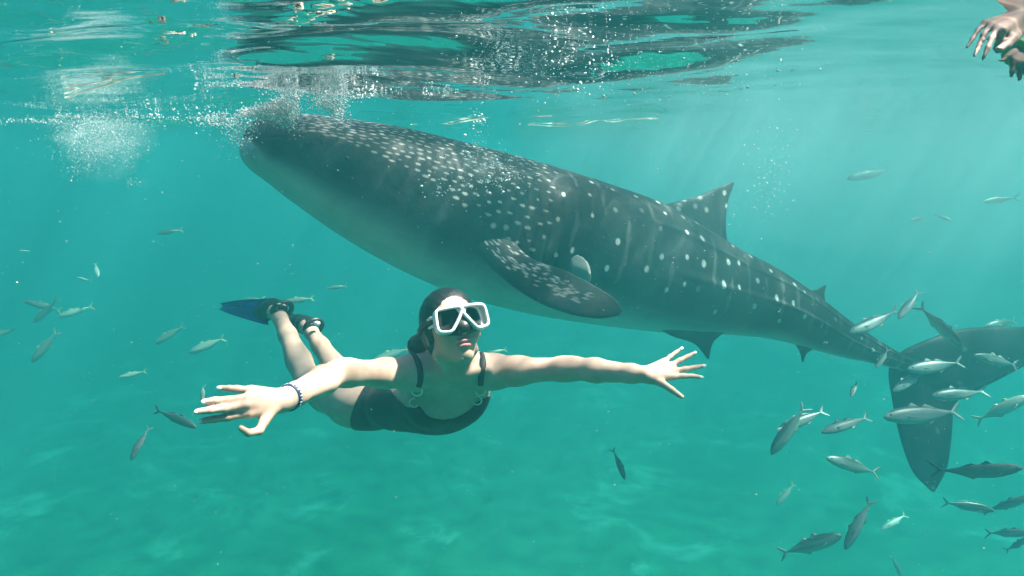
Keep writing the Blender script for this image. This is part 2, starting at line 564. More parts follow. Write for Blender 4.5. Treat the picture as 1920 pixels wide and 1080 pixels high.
def build_whale():
    # (top pixel), (bottom pixel), width / height
    st = [((484, 229), (453, 291), 2.0), ((508, 219), (466, 312), 1.8), ((560, 213), (503, 342), 1.5), ((640, 221), (565, 390), 1.3), ((740, 236), (645, 446), 1.15),
          ((840, 260), (745, 503), 1.05), ((940, 286), (850, 549), 1.0), ((1040, 315), (965, 582), 0.95), ((1140, 347), (1080, 603), 0.92),
          ((1230, 380), (1185, 617), 0.90), ((1310, 425), (1280, 626), 0.88), ((1375, 464), (1355, 627), 0.86), ((1450, 502), (1435, 634), 0.84),
          ((1520, 548), (1505, 650), 0.84), ((1590, 600), (1570, 668), 0.85), ((1650, 639), (1630, 680), 0.9), ((1700, 667), (1688, 694), 0.75), ((1750, 676), (1738, 712), 0.30)]
    cx = np.array([(a[0] + b[0]) / 2 for a, b, _ in st])
    D = np.interp(cx, [460, 1690, 1745], [3.45, 5.6, 5.69])
    T = np.array([P(a[0], a[1], d) for (a, b, _), d in zip(st, D)])
    B = np.array([P(b[0], b[1], d) for (a, b, _), d in zip(st, D)])
    Wr = np.array([w for *_, w in st])
    C = (T + B) / 2
    s = np.concatenate([[0], np.cumsum(np.linalg.norm(np.diff(C, axis=0), axis=1))])
    L = s[-1]
    # dense towards the head, where the spots are small
    ns = 760
    u = np.linspace(0, 1, ns)**1.12 * L
    C2 = cubic(s, C, u); H2 = cubic(s, np.linalg.norm(T - B, axis=1) / 2, u)[:, 0]; U2 = cubic(s, T - B, u); W2 = cubic(s, Wr, u)[:, 0]
    U2 /= np.linalg.norm(U2, axis=1)[:, None]
    nv = 520
    v = np.linspace(0, 2 * np.pi, nv, endpoint=False)      # 0 = back, pi = belly
    tan = np.gradient(C2, axis=0); tan /= np.linalg.norm(tan, axis=1)[:, None]
    side = np.cross(tan, U2); side /= np.linalg.norm(side, axis=1)[:, None]
    vv = v[None, :]; uu = u[:, None]
    ca, sa = np.cos(vv), np.sin(vv)
    e = 2.0 / np.interp(u, [0, 0.8, 2.0, L], [2.7, 2.5, 2.2, 2.0])[:, None]
    cu = np.sign(ca) * np.abs(ca)**e; su = np.sign(sa) * np.abs(sa)**e
    # cap: blunt front
    front = 0.13
    capf = np.where(uu < front, (1 - (1 - np.clip(uu / front, 0, 1))**3.2)**(1 / 3.2), 1.0)
    capf = np.maximum(capf, 0.02)
    ridge = np.zeros((ns, nv))
    vs = np.minimum(vv, 2 * np.pi - vv)                     # 0 back .. pi belly, both sides
    for r0, amp, u0 in ((0.62, 0.006, 1.6), (1.02, 0.008, 2.0), (1.62, 0.016, 2.4)):
        ridge += amp * np.exp(-((vs - r0) / 0.055)**2) * sstep(u0, u0 + 0.5, uu) * (1 - sstep(L - 0.5, L, uu))
    # five gill slits ahead of and above the pectoral fin
    for k in range(5):
        g0 = 1.30 + 0.085 * k
        ridge -= 0.007 * np.exp(-((uu - g0 - 0.05 * (vs - 1.5)) / 0.010)**2) * sstep(1.05, 1.2, vs) * (1 - sstep(1.85, 2.0, vs))
    # mouth slit round the blunt front
    ridge -= 0.004 * np.exp(-((vs - 1.25) / 0.07)**2) * (1 - sstep(0.03, 0.16, uu))
    hh = H2[:, None] * capf; ww = (H2 * W2)[:, None] * capf
    V = C2[:, None, :] + U2[:, None, :] * ((hh + ridge * 0.6) * cu)[..., None] + side[:, None, :] * ((ww + ridge) * su)[..., None]
    V = V.reshape(-1, 3)
    fc = grid_faces(ns, nv, True)
    # close the ends
    ends = np.array([C2[0] - tan[0] * 0.0, C2[-1]])
    i0 = len(V); V = np.concatenate([V, ends])
    j = np.arange(nv); j2 = (j + 1) % nv
    cap0 = np.stack([np.full(nv, i0), j2, j], -1); cap1 = np.stack([np.full(nv, i0 + 1), (ns - 1) * nv + j, (ns - 1) * nv + j2], -1)
    faces = [tuple(f) for f in fc] + [tuple(f) for f in cap0] + [tuple(f) for f in cap1]
    # ---- the pattern
    rng = np.random.default_rng(11)
    R = (H2 * (1 + W2) / 2)[:, None]                        # mean radius
    spot = np.zeros((ns, nv))
    bel_line = np.interp(u, [0, 0.3, 0.8, 1.3, 1.9, 2.6, 3.5, L], [0.95, 1.05, 1.35, 1.62, 1.85, 2.05, 2.2, 2.3])[:, None]
    spot_line = bel_line
    bel_line = np.interp(u, [0, 0.3, 0.8, 1.3, 1.9, 2.6, 3.5, L], [1.45, 1.5, 1.62, 1.75, 1.9, 2.05, 2.2, 2.3])[:, None]
    wob = 0.18 * (hash_noise(np.stack([uu * 3 + 0 * vs, vs * 2 + 0 * uu, 0 * vs + 0 * uu], -1), 7) - 0.5)
    belly = sstep(0.05, 0.85, vs + wob - bel_line)

    def stamp(u0, v0, ru, rv, val):
        iu = np.where(np.abs(u - u0) < ru * 2)[0]
        if not len(iu): return
        rr = np.interp(u0, u, R[:, 0])
        dv = np.abs((v - v0 + np.pi) % (2 * np.pi) - np.pi)
        iv = np.where(dv * rr < rv * 2)[0]
        if not len(iv): return
        q = ((u[iu, None] - u0) / ru)**2 + (dv[None, iv] * rr / rv)**2
        k = val * (1 - sstep(0.55, 1.5, q))
        sub = spot[np.ix_(iu, iv)]
        spot[np.ix_(iu, iv)] = np.maximum(sub, k)

    for sg in (-1, 1):
        # small dense dashes over the head
        pts = []
        for _ in range(6500):
            u0 = rng.uniform(0.12, 1.55); lim = np.interp(u0, u, spot_line[:, 0])
            v0 = rng.uniform(0.0, lim + 0.03)
            dmin = 0.0215 + 0.012 * u0
            pa = np.array(pts) if pts else np.zeros((0, 2))
            if not len(pa) or np.min(((u0 - pa[:, 0]) / 1.5)**2 + ((v0 - pa[:, 1]) * 0.36)**2) > dmin**2:
                pts.append((u0, v0))
        for u0, v0 in pts:
            fade = np.interp(u0, [0.12, 0.3, 1.2, 1.55], [0.35, 0.62, 0.68, 0.62])
            stamp(u0, sg * v0, rng.uniform(0.011, 0.020), rng.uniform(0.0045, 0.0072), fade * rng.uniform(0.5, 1.0))
        # columns of round spots with pale bars between them
        u0 = 1.62
        while u0 < L - 0.25:
            du = np.interp(u0, [1.6, L], [0.20, 0.13])
            rr = np.interp(u0, u, R[:, 0]); lim = np.interp(u0, u, spot_line[:, 0])
            v0 = rng.uniform(0.05, 0.25)
            while v0 < lim + 0.05:
                if rng.random() < 0.86:
                    r = np.interp(u0, [1.6, 2.8, L], [0.0155, 0.0175, 0.011]) * rng.uniform(0.75, 1.2)
                    stamp(u0 + rng.normal(0, 0.034), sg * v0, r * 0.95, r * rng.uniform(0.85, 1.1), rng.uniform(0.65, 1.0) if rng.random() < .78 else 0.3)
                v0 += rng.uniform(0.13, 0.19) / rr
            for _ in range(2):
                v0 = rng.uniform(0.2, max(lim - 0.3, 0.5))
                for k in range(8):
                    stamp(u0 + du / 2 + rng.normal(0, 0.006), sg * (v0 + k * 0.04), 0.012, 0.035, 0.11 * rng.uniform(0.4, 1.0))
            u0 += du
    m = mesh('body', V, faces)
    attr(m, 'spot', np.concatenate([spot.ravel(), [0, 0]]))
    attr(m, 'belly', np.concatenate([belly.ravel(), [1, 0]]))
    mat = whale_mat()
    W = empty('whale_shark', tuple(C2[ns // 2]))
    tag(W, 'huge grey whale shark with white spots feeding at the surface behind the swimmer', 'whale shark')

    def part(name, V, Fc, spots=None, bel=None, label=None):
        V = np.asarray(V) - C2[ns // 2]
        mm = mesh(name, V, Fc)
        n = len(V)
        attr(mm, 'spot', np.zeros(n) if spots is None else spots)
        attr(mm, 'belly', np.zeros(n) if bel is None else bel)
        o = obj(name, mm, mat, W)
        if label: o['label'] = label
        return o
    m.vertices.foreach_set('co', (np.asarray(V, np.float32) - C2[ns // 2].astype(np.float32)).ravel())
    obj('body', m, mat, W)

    def fin_spots(V, seed, n, r, val=0.8):
        rg = np.random.default_rng(seed); V = np.asarray(V); s_ = np.zeros(len(V))
        for q in V[rg.integers(0, len(V), n)]:
            dd = np.linalg.norm(V - q, axis=1)
            s_ = np.maximum(s_, val * rg.uniform(0.5, 1) * (1 - sstep(0.6 * r, 1.3 * r, dd)))
        return s_

    dep = lambda px: float(np.interp(px, [460, 1690], [3.45, 5.6]))
    Q = lambda px, py, dd=0.0: P(px, py, dep(px) + dd)
    # first dorsal fin: root to tip
    V1, F1 = fin_loft([Q(1205, 395), Q(1245, 384), Q(1300, 370), Q(1345, 352), Q(1372, 341)],
                      [Q(1385, 490), Q(1366, 460), Q(1361, 420), Q(1366, 375), Q(1377, 343)], [0.07, 0.05, 0.035, 0.02, 0.006], nu=60, nc=40)
    part('dorsal_fin', V1, F1, fin_spots(V1, 3, 26, 0.018, 0.7))
    V1, F1 = fin_loft([Q(1490, 545), Q(1515, 544), Q(1532, 542), Q(1547, 534)], [Q(1562, 590), Q(1551, 572), Q(1546, 555), Q(1549, 536)], [0.03, 0.02, 0.012, 0.003], nu=24)
    part('second_dorsal_fin', V1, F1)
    # pelvic fins (both sides) and anal fin
    for dd in (-0.12, 0.22):
        k = 1.0 if dd < 0 else 0.92
        V1, F1 = fin_loft([Q(1200, 590, dd), Q(1255, 628, dd), Q(1302, 645, dd), Q(1326, 672, dd)], [Q(1395, 595, dd), Q(1356, 625, dd), Q(1337, 643, dd), Q(1329, 674, dd)], [0.05, 0.03, 0.018, 0.004], nu=28)
        part('pelvic_fin', V1, F1)
    V1, F1 = fin_loft([Q(1478, 630), Q(1494, 650), Q(1501, 662), Q(1504, 679)], [Q(1548, 640), Q(1525, 655), Q(1512, 664), Q(1506, 680)], [0.03, 0.02, 0.012, 0.003], nu=24)
    part('anal_fin', V1, F1)
    # tail fin: from the upper tip down the front edge to the lower tip
    d0 = 5.62
    lead = [P(2060, 590, 6.3), P(1985, 600, 6.15), P(1920, 612, 6.02), P(1850, 613, 5.9), P(1795, 618, 5.8), P(1735, 638, 5.7), P(1690, 660, d0), P(1668, 690, d0), P(1674, 750, d0 + .02), P(1688, 820, d0 + .03), P(1712, 885, d0 + .04), P(1746, 921, d0 + .06)]
    trail = [P(2065, 598, 6.32), P(1990, 650, 6.15), P(1925, 684, 6.02), P(1880, 708, 5.95), P(1840, 728, 5.88), P(1810, 742, 5.82), P(1795, 752, 5.8), P(1788, 765, 5.78), P(1786, 800, 5.75), P(1782, 840, 5.73), P(1775, 880, 5.72), P(1752, 923, d0 + .07)]
    V1, F1 = fin_loft(lead, trail, [0.01, 0.02, 0.03, 0.045, 0.05, 0.045, 0.035, 0.025, 0.006], nu=80, nc=24)
    part('tail_fin', V1, F1, fin_spots(V1, 5, 20, 0.02, 0.35))
    # pectoral fins: near one swept down and back, the far one mirrored behind the body
    def pec(dd0, dd1, seed, name_label=None):
        a = lambda px, py, t: P(px, py, dep(900) - 0.36 + (dd0 + (dd1 - dd0) * t))
        lead = [a(850, 400, 0), a(885, 462, .1), a(935, 515, .3), (a(1000, 562, .55)), a(1065, 588, .8), a(1120, 597, .92), a(1160, 592, 1.0)]
        trail = [a(960, 420, -.25), a(968, 456, .0), a(1000, 486, .3), a(1062, 508, .55), a(1122, 540, .8), a(1152, 560, .92), a(1167, 582, 1.0)]
        V1, F1 = fin_loft(lead, trail, [0.055, 0.046, 0.036, 0.027, 0.018, 0.011, 0.005], nu=90, nc=48)
        rg = np.random.default_rng(seed)
        # rows of dashes along the fin, laid out over its span and chord
        n_u, n_c = 90, 48
        cc = np.linspace(0, 1, n_c)**1.4
        chord = np.concatenate([cc, cc[1:-1][::-1]])
        Lc = curve_pts(lead, n_u); Tc = curve_pts(trail, n_u)
        mid = (Lc + Tc) / 2; s_ = np.concatenate([[0], np.cumsum(np.linalg.norm(np.diff(mid, axis=0), axis=1))])
        cl = np.linalg.norm(Tc - Lc, axis=1)
        SU = np.repeat(s_, len(chord)); SC = (cl[:, None] * chord[None, :]).ravel()
        sp_ = np.zeros(len(V1))
        for _ in range(120):
            s0 = rg.uniform(0.06, s_[-1] * 0.85); w = np.interp(s0, s_, cl)
            c0 = w * (rg.uniform(0.25, 0.97) if s0 < s_[-1] * .6 else rg.uniform(0.3, 0.8))
            rl = rg.uniform(0.009, 0.018); rp = rg.uniform(0.0035, 0.006)
            sp_ = np.maximum(sp_, (0.75 if s0 < s_[-1] * .62 else 0.3) * rg.uniform(0.5, 1) * (1 - sstep(0.5, 1.5, ((SU - s0) / rl)**2 + ((SC - c0) / rp)**2)))
        return V1, F1, sp_
    V1, F1, sp_ = pec(0.0, -0.42, 8)
    part('pectoral_fin', V1, F1, sp_)
    # far pectoral fin: the near one mirrored through the body's mid plane
    i = int(np.argmin(np.abs(u - 2.0)))
    n = side[i]; c0 = C2[i]
    V2 = V1 - 2 * ((V1 - c0) @ n)[:, None] * n
    part('pectoral_fin', V2, [f[::-1] for f in F1], sp_)
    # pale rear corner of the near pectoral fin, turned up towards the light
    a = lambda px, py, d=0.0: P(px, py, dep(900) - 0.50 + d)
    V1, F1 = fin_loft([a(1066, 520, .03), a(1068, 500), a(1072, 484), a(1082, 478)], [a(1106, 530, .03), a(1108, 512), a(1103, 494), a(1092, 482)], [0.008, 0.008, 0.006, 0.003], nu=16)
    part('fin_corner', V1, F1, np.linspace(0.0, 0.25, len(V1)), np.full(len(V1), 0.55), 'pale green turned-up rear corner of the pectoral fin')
    # eye, low on the side of the head
    i = int(np.argmin(np.abs(u - 0.36))); jv = int(np.argmin(np.abs(v - (2 * np.pi - 1.42))))
    for jj in (jv, nv - jv):
        q = V[i * nv + jj]
        bpy_m = mesh('eye', *sphere(q - C2[ns // 2], 0.010, 12, 8))
        obj('eye', bpy_m, MATS['black_rubber'], W)
    return W


MATS = {'black_rubber': simple_mat('black_rubber', (0.012, 0.013, 0.014), 0.45, 0.2, 40)}
build_whale()
# ------------------------------------------------------------------ implicit bodies: smooth unions meshed by surface nets
class Field:
    def __init__(self, lo, hi, h):
        self.lo = np.asarray(lo, float); self.h = h
        self.n = np.ceil((np.asarray(hi, float) - self.lo) / h).astype(int) + 1
        self.f = np.full(self.n, 0.06, np.float32)

    def box(self, lo, hi, pad):
        a = np.clip(np.floor((np.asarray(lo) - pad - self.lo) / self.h).astype(int), 0, self.n - 1)
        b = np.clip(np.ceil((np.asarray(hi) + pad - self.lo) / self.h).astype(int) + 1, 1, self.n)
        if np.any(b <= a): return None, None
        ax = [(self.lo[k] + self.h * np.arange(a[k], b[k])).astype(np.float32) for k in range(3)]
        sl = tuple(slice(a[k], b[k]) for k in range(3))
        return sl, (ax[0][:, None, None], ax[1][None, :, None], ax[2][None, None, :])

    def add(self, sl, d, k):
        f = self.f[sl]
        if k <= 0:
            np.minimum(f, d, out=f); return
        h = np.clip(0.5 + 0.5 * (f - d) / k, 0, 1)
        self.f[sl] = f * (1 - h) + d * h - k * h * (1 - h)

    def sub(self, sl, d, k):
        f = self.f[sl]; d = -d
        h = np.clip(0.5 - 0.5 * (f - d) / k, 0, 1)
        self.f[sl] = f * (1 - h) + d * h + k * h * (1 - h)

    def cone(self, a, b, ra, rb, k=0.015, sub=False):
        a = np.asarray(a, float); b = np.asarray(b, float); R = max(ra, rb)
        sl, (x, y, z) = self.box(np.minimum(a, b), np.maximum(a, b), R + k + 0.012)
        if sl is None: return
        ba = b - a; l2 = float(ba @ ba)
        t = np.clip(((x - a[0]) * ba[0] + (y - a[1]) * ba[1] + (z - a[2]) * ba[2]) / l2, 0, 1)
        d = np.sqrt((x - a[0] - t * ba[0])**2 + (y - a[1] - t * ba[1])**2 + (z - a[2] - t * ba[2])**2) - (ra + (rb - ra) * t)
        (self.sub if sub else self.add)(sl, d, k)

    def chain(self, pts, rad, k=0.015):
        for i in range(len(pts) - 1):
            self.cone(pts[i], pts[i + 1], rad[i], rad[i + 1], k)

    def ell_d(self, c, axes, r, pad):
        c = np.asarray(c, float); R = float(max(r))
        sl, g = self.box(c - R, c + R, pad)
        if sl is None: return None, None
        x, y, z = (g[i] - c[i] for i in range(3))
        k0 = 0; k1 = 0
        for ax, rr in zip(axes, r):
            q = (x * ax[0] + y * ax[1] + z * ax[2])
            k0 = k0 + (q / rr)**2; k1 = k1 + (q / rr**2)**2
        k0 = np.sqrt(k0); k1 = np.sqrt(k1)
        return sl, k0 * (k0 - 1) / np.maximum(k1, 1e-4)

    def ell(self, c, axes, r, k=0.02, sub=False):
        sl, d = self.ell_d(c, axes, r, k + 0.012)
        if sl is None: return
        (self.sub if sub else self.add)(sl, d, k)

    def coords(self):
        return [(self.lo[k] + self.h * np.arange(self.n[k])).astype(np.float32) for k in range(3)]

    def sample(self, p):
        q = (np.asarray(p, float) - self.lo) / self.h
        i = np.floor(q).astype(int)
        if np.any(i < 0) or np.any(i >= self.n - 1): return 0.06
        t = q - i; r = 0.0
        for dx in (0, 1):
            for dy in (0, 1):
                for dz in (0, 1):
                    r += self.f[i[0] + dx, i[1] + dy, i[2] + dz] * (t[0] if dx else 1 - t[0]) * (t[1] if dy else 1 - t[1]) * (t[2] if dz else 1 - t[2])
        return r

    def hit(self, px, py, d0=1.2, d1=3.5, off=0.0):
        """where the line of sight through a pixel first meets the surface"""
        d = d0
        while d < d1:
            s = self.sample(P(px, py, d)) - off
            if s < 0.0008: return P(px, py, d)
            d += max(0.002, min(s * 0.8, 0.03))
        return None

    def mesh(self, smooth_it=2):
        return nets(self.f, self.lo, self.h, smooth_it)


def nets(f, lo, h, smooth_it=2):
    ins = f < 0
    n = np.array(f.shape)
    c = np.zeros(n - 1, np.uint8)
    for dx in (0, 1):
        for dy in (0, 1):
            for dz in (0, 1):
                c += ins[dx:n[0] - 1 + dx, dy:n[1] - 1 + dy, dz:n[2] - 1 + dz]
    act = (c > 0) & (c < 8)
    idx = np.argwhere(act)
    ids = np.full(n - 1, -1, np.int32)
    ids[act] = np.arange(len(idx))
    corners = np.array([(a, b, d) for a in (0, 1) for b in (0, 1) for d in (0, 1)])
    val = np.stack([f[idx[:, 0] + a, idx[:, 1] + b, idx[:, 2] + d] for a, b, d in corners], 1).astype(np.float64)
    acc = np.zeros((len(idx), 3)); cnt = np.zeros(len(idx))
    for i in range(8):
        for j in range(i + 1, 8):
            if np.abs(corners[i] - corners[j]).sum() == 1:
                s = (val[:, i] < 0) != (val[:, j] < 0)
                t = np.where(s, val[:, i] / np.where(s, val[:, i] - val[:, j], 1), 0)
                acc += np.where(s[:, None], corners[i] + t[:, None] * (corners[j] - corners[i]), 0); cnt += s
    V = (idx + acc / np.maximum(cnt, 1)[:, None]) * h + lo
    quads = []
    for ax in range(3):
        sl0 = [slice(1, -1)] * 3; sl1 = [slice(1, -1)] * 3
        sl0[ax] = slice(0, -1); sl1[ax] = slice(1, None)
        a = ins[tuple(sl0)]; b = ins[tuple(sl1)]
        e = np.argwhere(a != b)
        flip = a[tuple(e.T)]
        off = np.ones(3, int); off[ax] = 0
        e = e + off
        o1, o2 = [k for k in range(3) if k != ax]
        q = []
        for d1, d2 in ((0, 0), (1, 0), (1, 1), (0, 1)):
            g = e.copy(); g[:, o1] -= d1; g[:, o2] -= d2
            q.append(ids[g[:, 0], g[:, 1], g[:, 2]])
        q = np.stack(q, 1)
        if ax == 1: flip = ~flip
        q[~flip] = q[~flip][:, ::-1]
        quads.append(q)
    Q = np.concatenate(quads)
    Q = Q[(Q >= 0).all(1)]
    for _ in range(smooth_it):
        acc = np.zeros_like(V); cnt = np.zeros(len(V))
        for a in range(4):
            np.add.at(acc, Q[:, a], V[Q[:, (a + 1) % 4]]); np.add.at(cnt, Q[:, a], 1)
        V = 0.5 * V + 0.5 * acc / np.maximum(cnt, 1)[:, None]
    return V, Q


def skin_mat(name, a, b, seed=0.0):
    m, nt, bs = new_mat(name)
    tc = N(nt, 'ShaderNodeTexCoord')
    n1 = N(nt, 'ShaderNodeTexNoise', inputs={'Scale': 12.0, 'Detail': 9.0, 'Roughness': 0.65})
    n2 = N(nt, 'ShaderNodeTexNoise', inputs={'Scale': 160.0, 'Detail': 3.0})
    for n in (n1, n2): nt.links.new(tc.outputs['Object'], n.inputs['Vector'])
    r = ramp(nt, n1.outputs[0], [(0.3, a), (0.7, b)])
    at = N(nt, 'ShaderNodeAttribute', attribute_name='lip')
    c = mixc(nt, at.outputs['Fac'], r.outputs[0], (0.56, 0.24, 0.24))
    nt.links.new(c, bs.inputs['Base Color'])
    bs.inputs['Roughness'].default_value = 0.55
    bs.inputs['Specular IOR Level'].default_value = 0.3
    bs.inputs['Subsurface Weight'].default_value = 0.0
    bn = N(nt, 'ShaderNodeBump', inputs={'Strength': 0.15, 'Distance': 0.002})
    nt.links.new(n2.outputs[0], bn.inputs['Height']); nt.links.new(bn.outputs[0], bs.inputs['Normal'])
    return m


def hand(fd, wrist, knuckles, fingers, thumb, rk=0.0115, rf=(0.0094, 0.0088, 0.0080, 0.0068), k=0.010, wr=0.024):
    """knuckles: four points, fingers: four lists of points from after the knuckle to the tip, thumb: list of points from the wrist side to the tip"""
    for i, kn in enumerate(knuckles):
        w = wrist + (np.mean(knuckles, axis=0) - wrist) * 0.08 + (kn - np.mean(knuckles, axis=0)) * 0.35
        fd.cone(w, kn, wr * 0.72, rk, k)
        pts = [kn] + list(fingers[i])
        rr = np.interp(np.linspace(0, 1, len(pts)), np.linspace(0, 1, 4), rf) * (0.86 if i == 0 else 1.0)
        for j in range(len(pts) - 1):
            fd.cone(pts[j], pts[j + 1], rr[j], rr[j + 1], 0.0035)
        e = nrm(CAM - kn)
        fd.cone(w + e * wr * 0.45, kn + e * rk * 0.45, rk * 0.28, rk * 0.42, 0.005)          # tendon
        fd.cone(kn + e * rk * 0.35, kn + (pts[1] - kn) * 0.12 + e * rk * 0.35, rk * 0.80, rk * 0.72, 0.004)   # knuckle
        fd.cone(pts[1] + e * rr[1] * 0.14, pts[1] + (pts[2] - pts[1]) * 0.12 + e * rr[1] * 0.14, rr[1] * 0.98, rr[1] * 0.96, 0.003)
    tr = np.interp(np.linspace(0, 1, len(thumb)), [0, 0.5, 1], [0.0120, 0.0092, 0.0068])
    for j in range(len(thumb) - 1):
        fd.cone(thumb[j], thumb[j + 1], tr[j], tr[j + 1], 0.008 if j == 0 else 0.004)


def build_swimmer():
    fd = Field((-1.16, 1.36, -1.36), (0.56, 3.58, -0.54), 0.0035)
    # ---- frames
    neck = P(848, 692, 2.16); chest = P(836, 738, 2.27); waist = P(757, 757, 2.46); hip = P(697, 750, 2.62)
    sR = P(768, 700, 2.10); sL = P(928, 697, 2.18)
    def fr(a, b, r):
        t = nrm(b - a); r = nrm(r - t * (r @ t)); v = np.cross(t, r)
        return t, r, v
    rr = nrm(sL - sR)
    f1 = fr(neck, chest, rr); f2 = fr(chest, waist, rr); f3 = fr(waist, hip, rr)
    # ---- torso
    fd.ell(chest, f1, (0.155, 0.138, 0.105), 0.03)
    fd.ell(P(805, 752, 2.36), f2, (0.14, 0.125, 0.10), 0.04)
    fd.ell(waist, f2, (0.15, 0.118, 0.088), 0.05)
    fd.ell(hip, f3, (0.13, 0.158, 0.105), 0.05)
    fd.cone(sR, sL, 0.050, 0.050, 0.045)                                   # shoulder girdle
    fd.cone(P(845, 668, 2.13), sR + (neck - sR) * 0.15, 0.040, 0.036, 0.03)
    fd.cone(P(852, 668, 2.13), sL + (neck - sL) * 0.15, 0.040, 0.036, 0.03)
    fd.ell(P(806, 764, 2.22), (rr, f1[0], f1[2]), (0.056, 0.06, 0.055), 0.03)   # bust
    fd.ell(P(868, 756, 2.24), (rr, f1[0], f1[2]), (0.056, 0.06, 0.055), 0.03)
    fd.cone(P(850, 705, 2.085), P(795, 694, 2.075), 0.010, 0.012, 0.02)      # collar bones
    fd.cone(P(862, 705, 2.085), P(912, 692, 2.11), 0.010, 0.012, 0.02)
    # ---- legs
    kR = P(579, 716, 2.97); aR = P(525, 597, 3.20); kL = P(652, 722, 3.10); aL = P(583, 622, 3.34)
    hR = P(657, 751, 2.64); hL = P(735, 750, 2.70)
    fd.chain([hR, hR + (kR - hR) * 0.5, kR], [0.090, 0.076, 0.056], 0.04)
    fd.chain([hL, hL + (kL - hL) * 0.5, kL], [0.090, 0.076, 0.056], 0.04)
    fd.ell(hR + np.array((0, 0, 0.04)), f3, (0.09, 0.085, 0.08), 0.04)
    fd.ell(hL + np.array((0, 0, 0.04)), f3, (0.09, 0.085, 0.08), 0.04)
    for kk, aa in ((kR, aR), (kL, aL)):
        c = kk + (aa - kk) * 0.32
        fd.chain([kk, c, kk + (aa - kk) * 0.72, aa], [0.052, 0.049, 0.038, 0.031], 0.02)
        fd.ell(c + nrm(np.cross(rr, aa - kk)) * -0.010, fr(kk, aa, rr), (0.11, 0.047, 0.050), 0.02)
    # feet (inside the fins)
    fR = P(500, 583, 3.31); fL = P(556, 606, 3.46)
    fd.chain([aR, P(518, 585, 3.235), fR], [0.032, 0.036, 0.026], 0.015)
    fd.chain([aL, P(576, 612, 3.38), fL], [0.032, 0.036, 0.026], 0.015)
    # ---- arms
    eR = P(634, 699, 1.90); wR = P(531, 751, 1.63)
    eL = P(1078, 691, 2.06); wL = P(1212, 703, 1.93)
    fd.chain([sR, sR + (eR - sR) * 0.35, eR + (sR - eR) * 0.12, eR], [0.044, 0.038, 0.033, 0.033], 0.03)
    fd.chain([eR, eR + (wR - eR) * 0.3, eR + (wR - eR) * 0.8, wR], [0.034, 0.036, 0.027, 0.0235], 0.015)
    fd.ell(wR + (eR - wR) * 0.05, fr(wR, eR, np.array((0, 0, 1.0))), (0.04, 0.026, 0.019), 0.012)
    fd.chain([sL, sL + (eL - sL) * 0.3, eL + (sL - eL) * 0.12, eL], [0.045, 0.039, 0.031, 0.030], 0.03)
    fd.chain([eL, eL + (wL - eL) * 0.3, eL + (wL - eL) * 0.8, wL], [0.0315, 0.033, 0.025, 0.0215], 0.015)
    # ---- hands
    d = 1.56
    Kn = [P(470, 731, 1.585), P(466, 745, 1.565), P(463, 759, 1.555), P(466, 775, 1.56)]
    Fi = [[P(445, 729, 1.57), P(430, 728, 1.56), P(411, 727, 1.555)],
          [P(428, 750, 1.54), P(403, 751, 1.525), P(382, 753, 1.515)],
          [P(422, 766, 1.53), P(395, 769, 1.515), P(369, 772, 1.505)],
          [P(427, 782, 1.54), P(400, 786, 1.53), P(377, 790, 1.52)]]
    Th = [P(512, 768, 1.60), P(494, 792, 1.575), P(486, 808, 1.56), P(466, 812, 1.54), P(452, 803, 1.525)]
    hand(fd, wR, Kn, Fi, Th)
    tipsR = [(q[-2], q[-1]) for q in Fi]
    Kn2 = [P(1246, 678, 1.975), P(1259, 685, 1.957), P(1264, 695, 1.944), P(1262, 706, 1.932)]
    Fi2 = [[P(1256, 669, 1.985), P(1267, 661, 1.995), P(1277, 654, 2.005)],
           [P(1274, 676, 1.965), P(1289, 669, 1.975), P(1302, 662, 1.985)],
           [P(1284, 692, 1.950), P(1302, 689, 1.960), P(1319, 686, 1.970)],
           [P(1281, 705, 1.935), P(1298, 705, 1.942), P(1314, 707, 1.950)]]
    Th2 = [P(1222, 711, 1.93), P(1242, 719, 1.91), P(1260, 731, 1.895), P(1278, 744, 1.885)]
    hand(fd, wL, Kn2, Fi2, Th2, rk=0.0105, rf=(0.0082, 0.0074, 0.0068, 0.0056), wr=0.021)
    tipsL = [(q[-2], q[-1]) for q in Fi2]
    # ---- head
    HC = P(848, 614, 2.03)
    f = nrm(-FWD * 1.0 + RIGHT * 0.36 + UP * 0.30)
    hu = UP - RIGHT * 0.13
    hu = nrm(hu - f * (hu @ f)); l = np.cross(hu, f)
    ax = (l, hu, f)
    H = lambda a, b, c: HC + l * a + hu * b + f * c
    fd.ell(H(0, .022, -.012), ax, (.071, .083, .090), 0.02)
    fd.ell(H(0, -.035, .022), ax, (.0495, .066, .063), 0.022)
    fd.ell(H(.034, -.022, .045), ax, (.030, .032, .034), 0.02)
    fd.ell(H(-.034, -.022, .045), ax, (.030, .032, .034), 0.02)
    fd.ell(H(0, -.089, .058), ax, (.021, .018, .024), 0.02)                # chin
    fd.cone(H(.044, -.055, .000), H(.010, -.092, .055), .012, .012, 0.018)  # jaw
    fd.cone(H(-.044, -.055, .000), H(-.010, -.092, .055), .012, .012, 0.018)
    fd.cone(H(0, .01, .078), H(0, -.028, .098), .009, .012, 0.012)         # nose
    fd.ell(H(0, -.030, .096), ax, (.016, .009, .011), 0.008)
    fd.ell(H(0, -.0560, .083), ax, (.023, .0066, .014), 0.005)             # lips
    fd.ell(H(0, -.0685, .082), ax, (.020, .0076, .014), 0.005)
    fd.cone(H(-.020, -.0620, .088), H(.020, -.0620, .088), .0022, .0022, 0.004, sub=True)
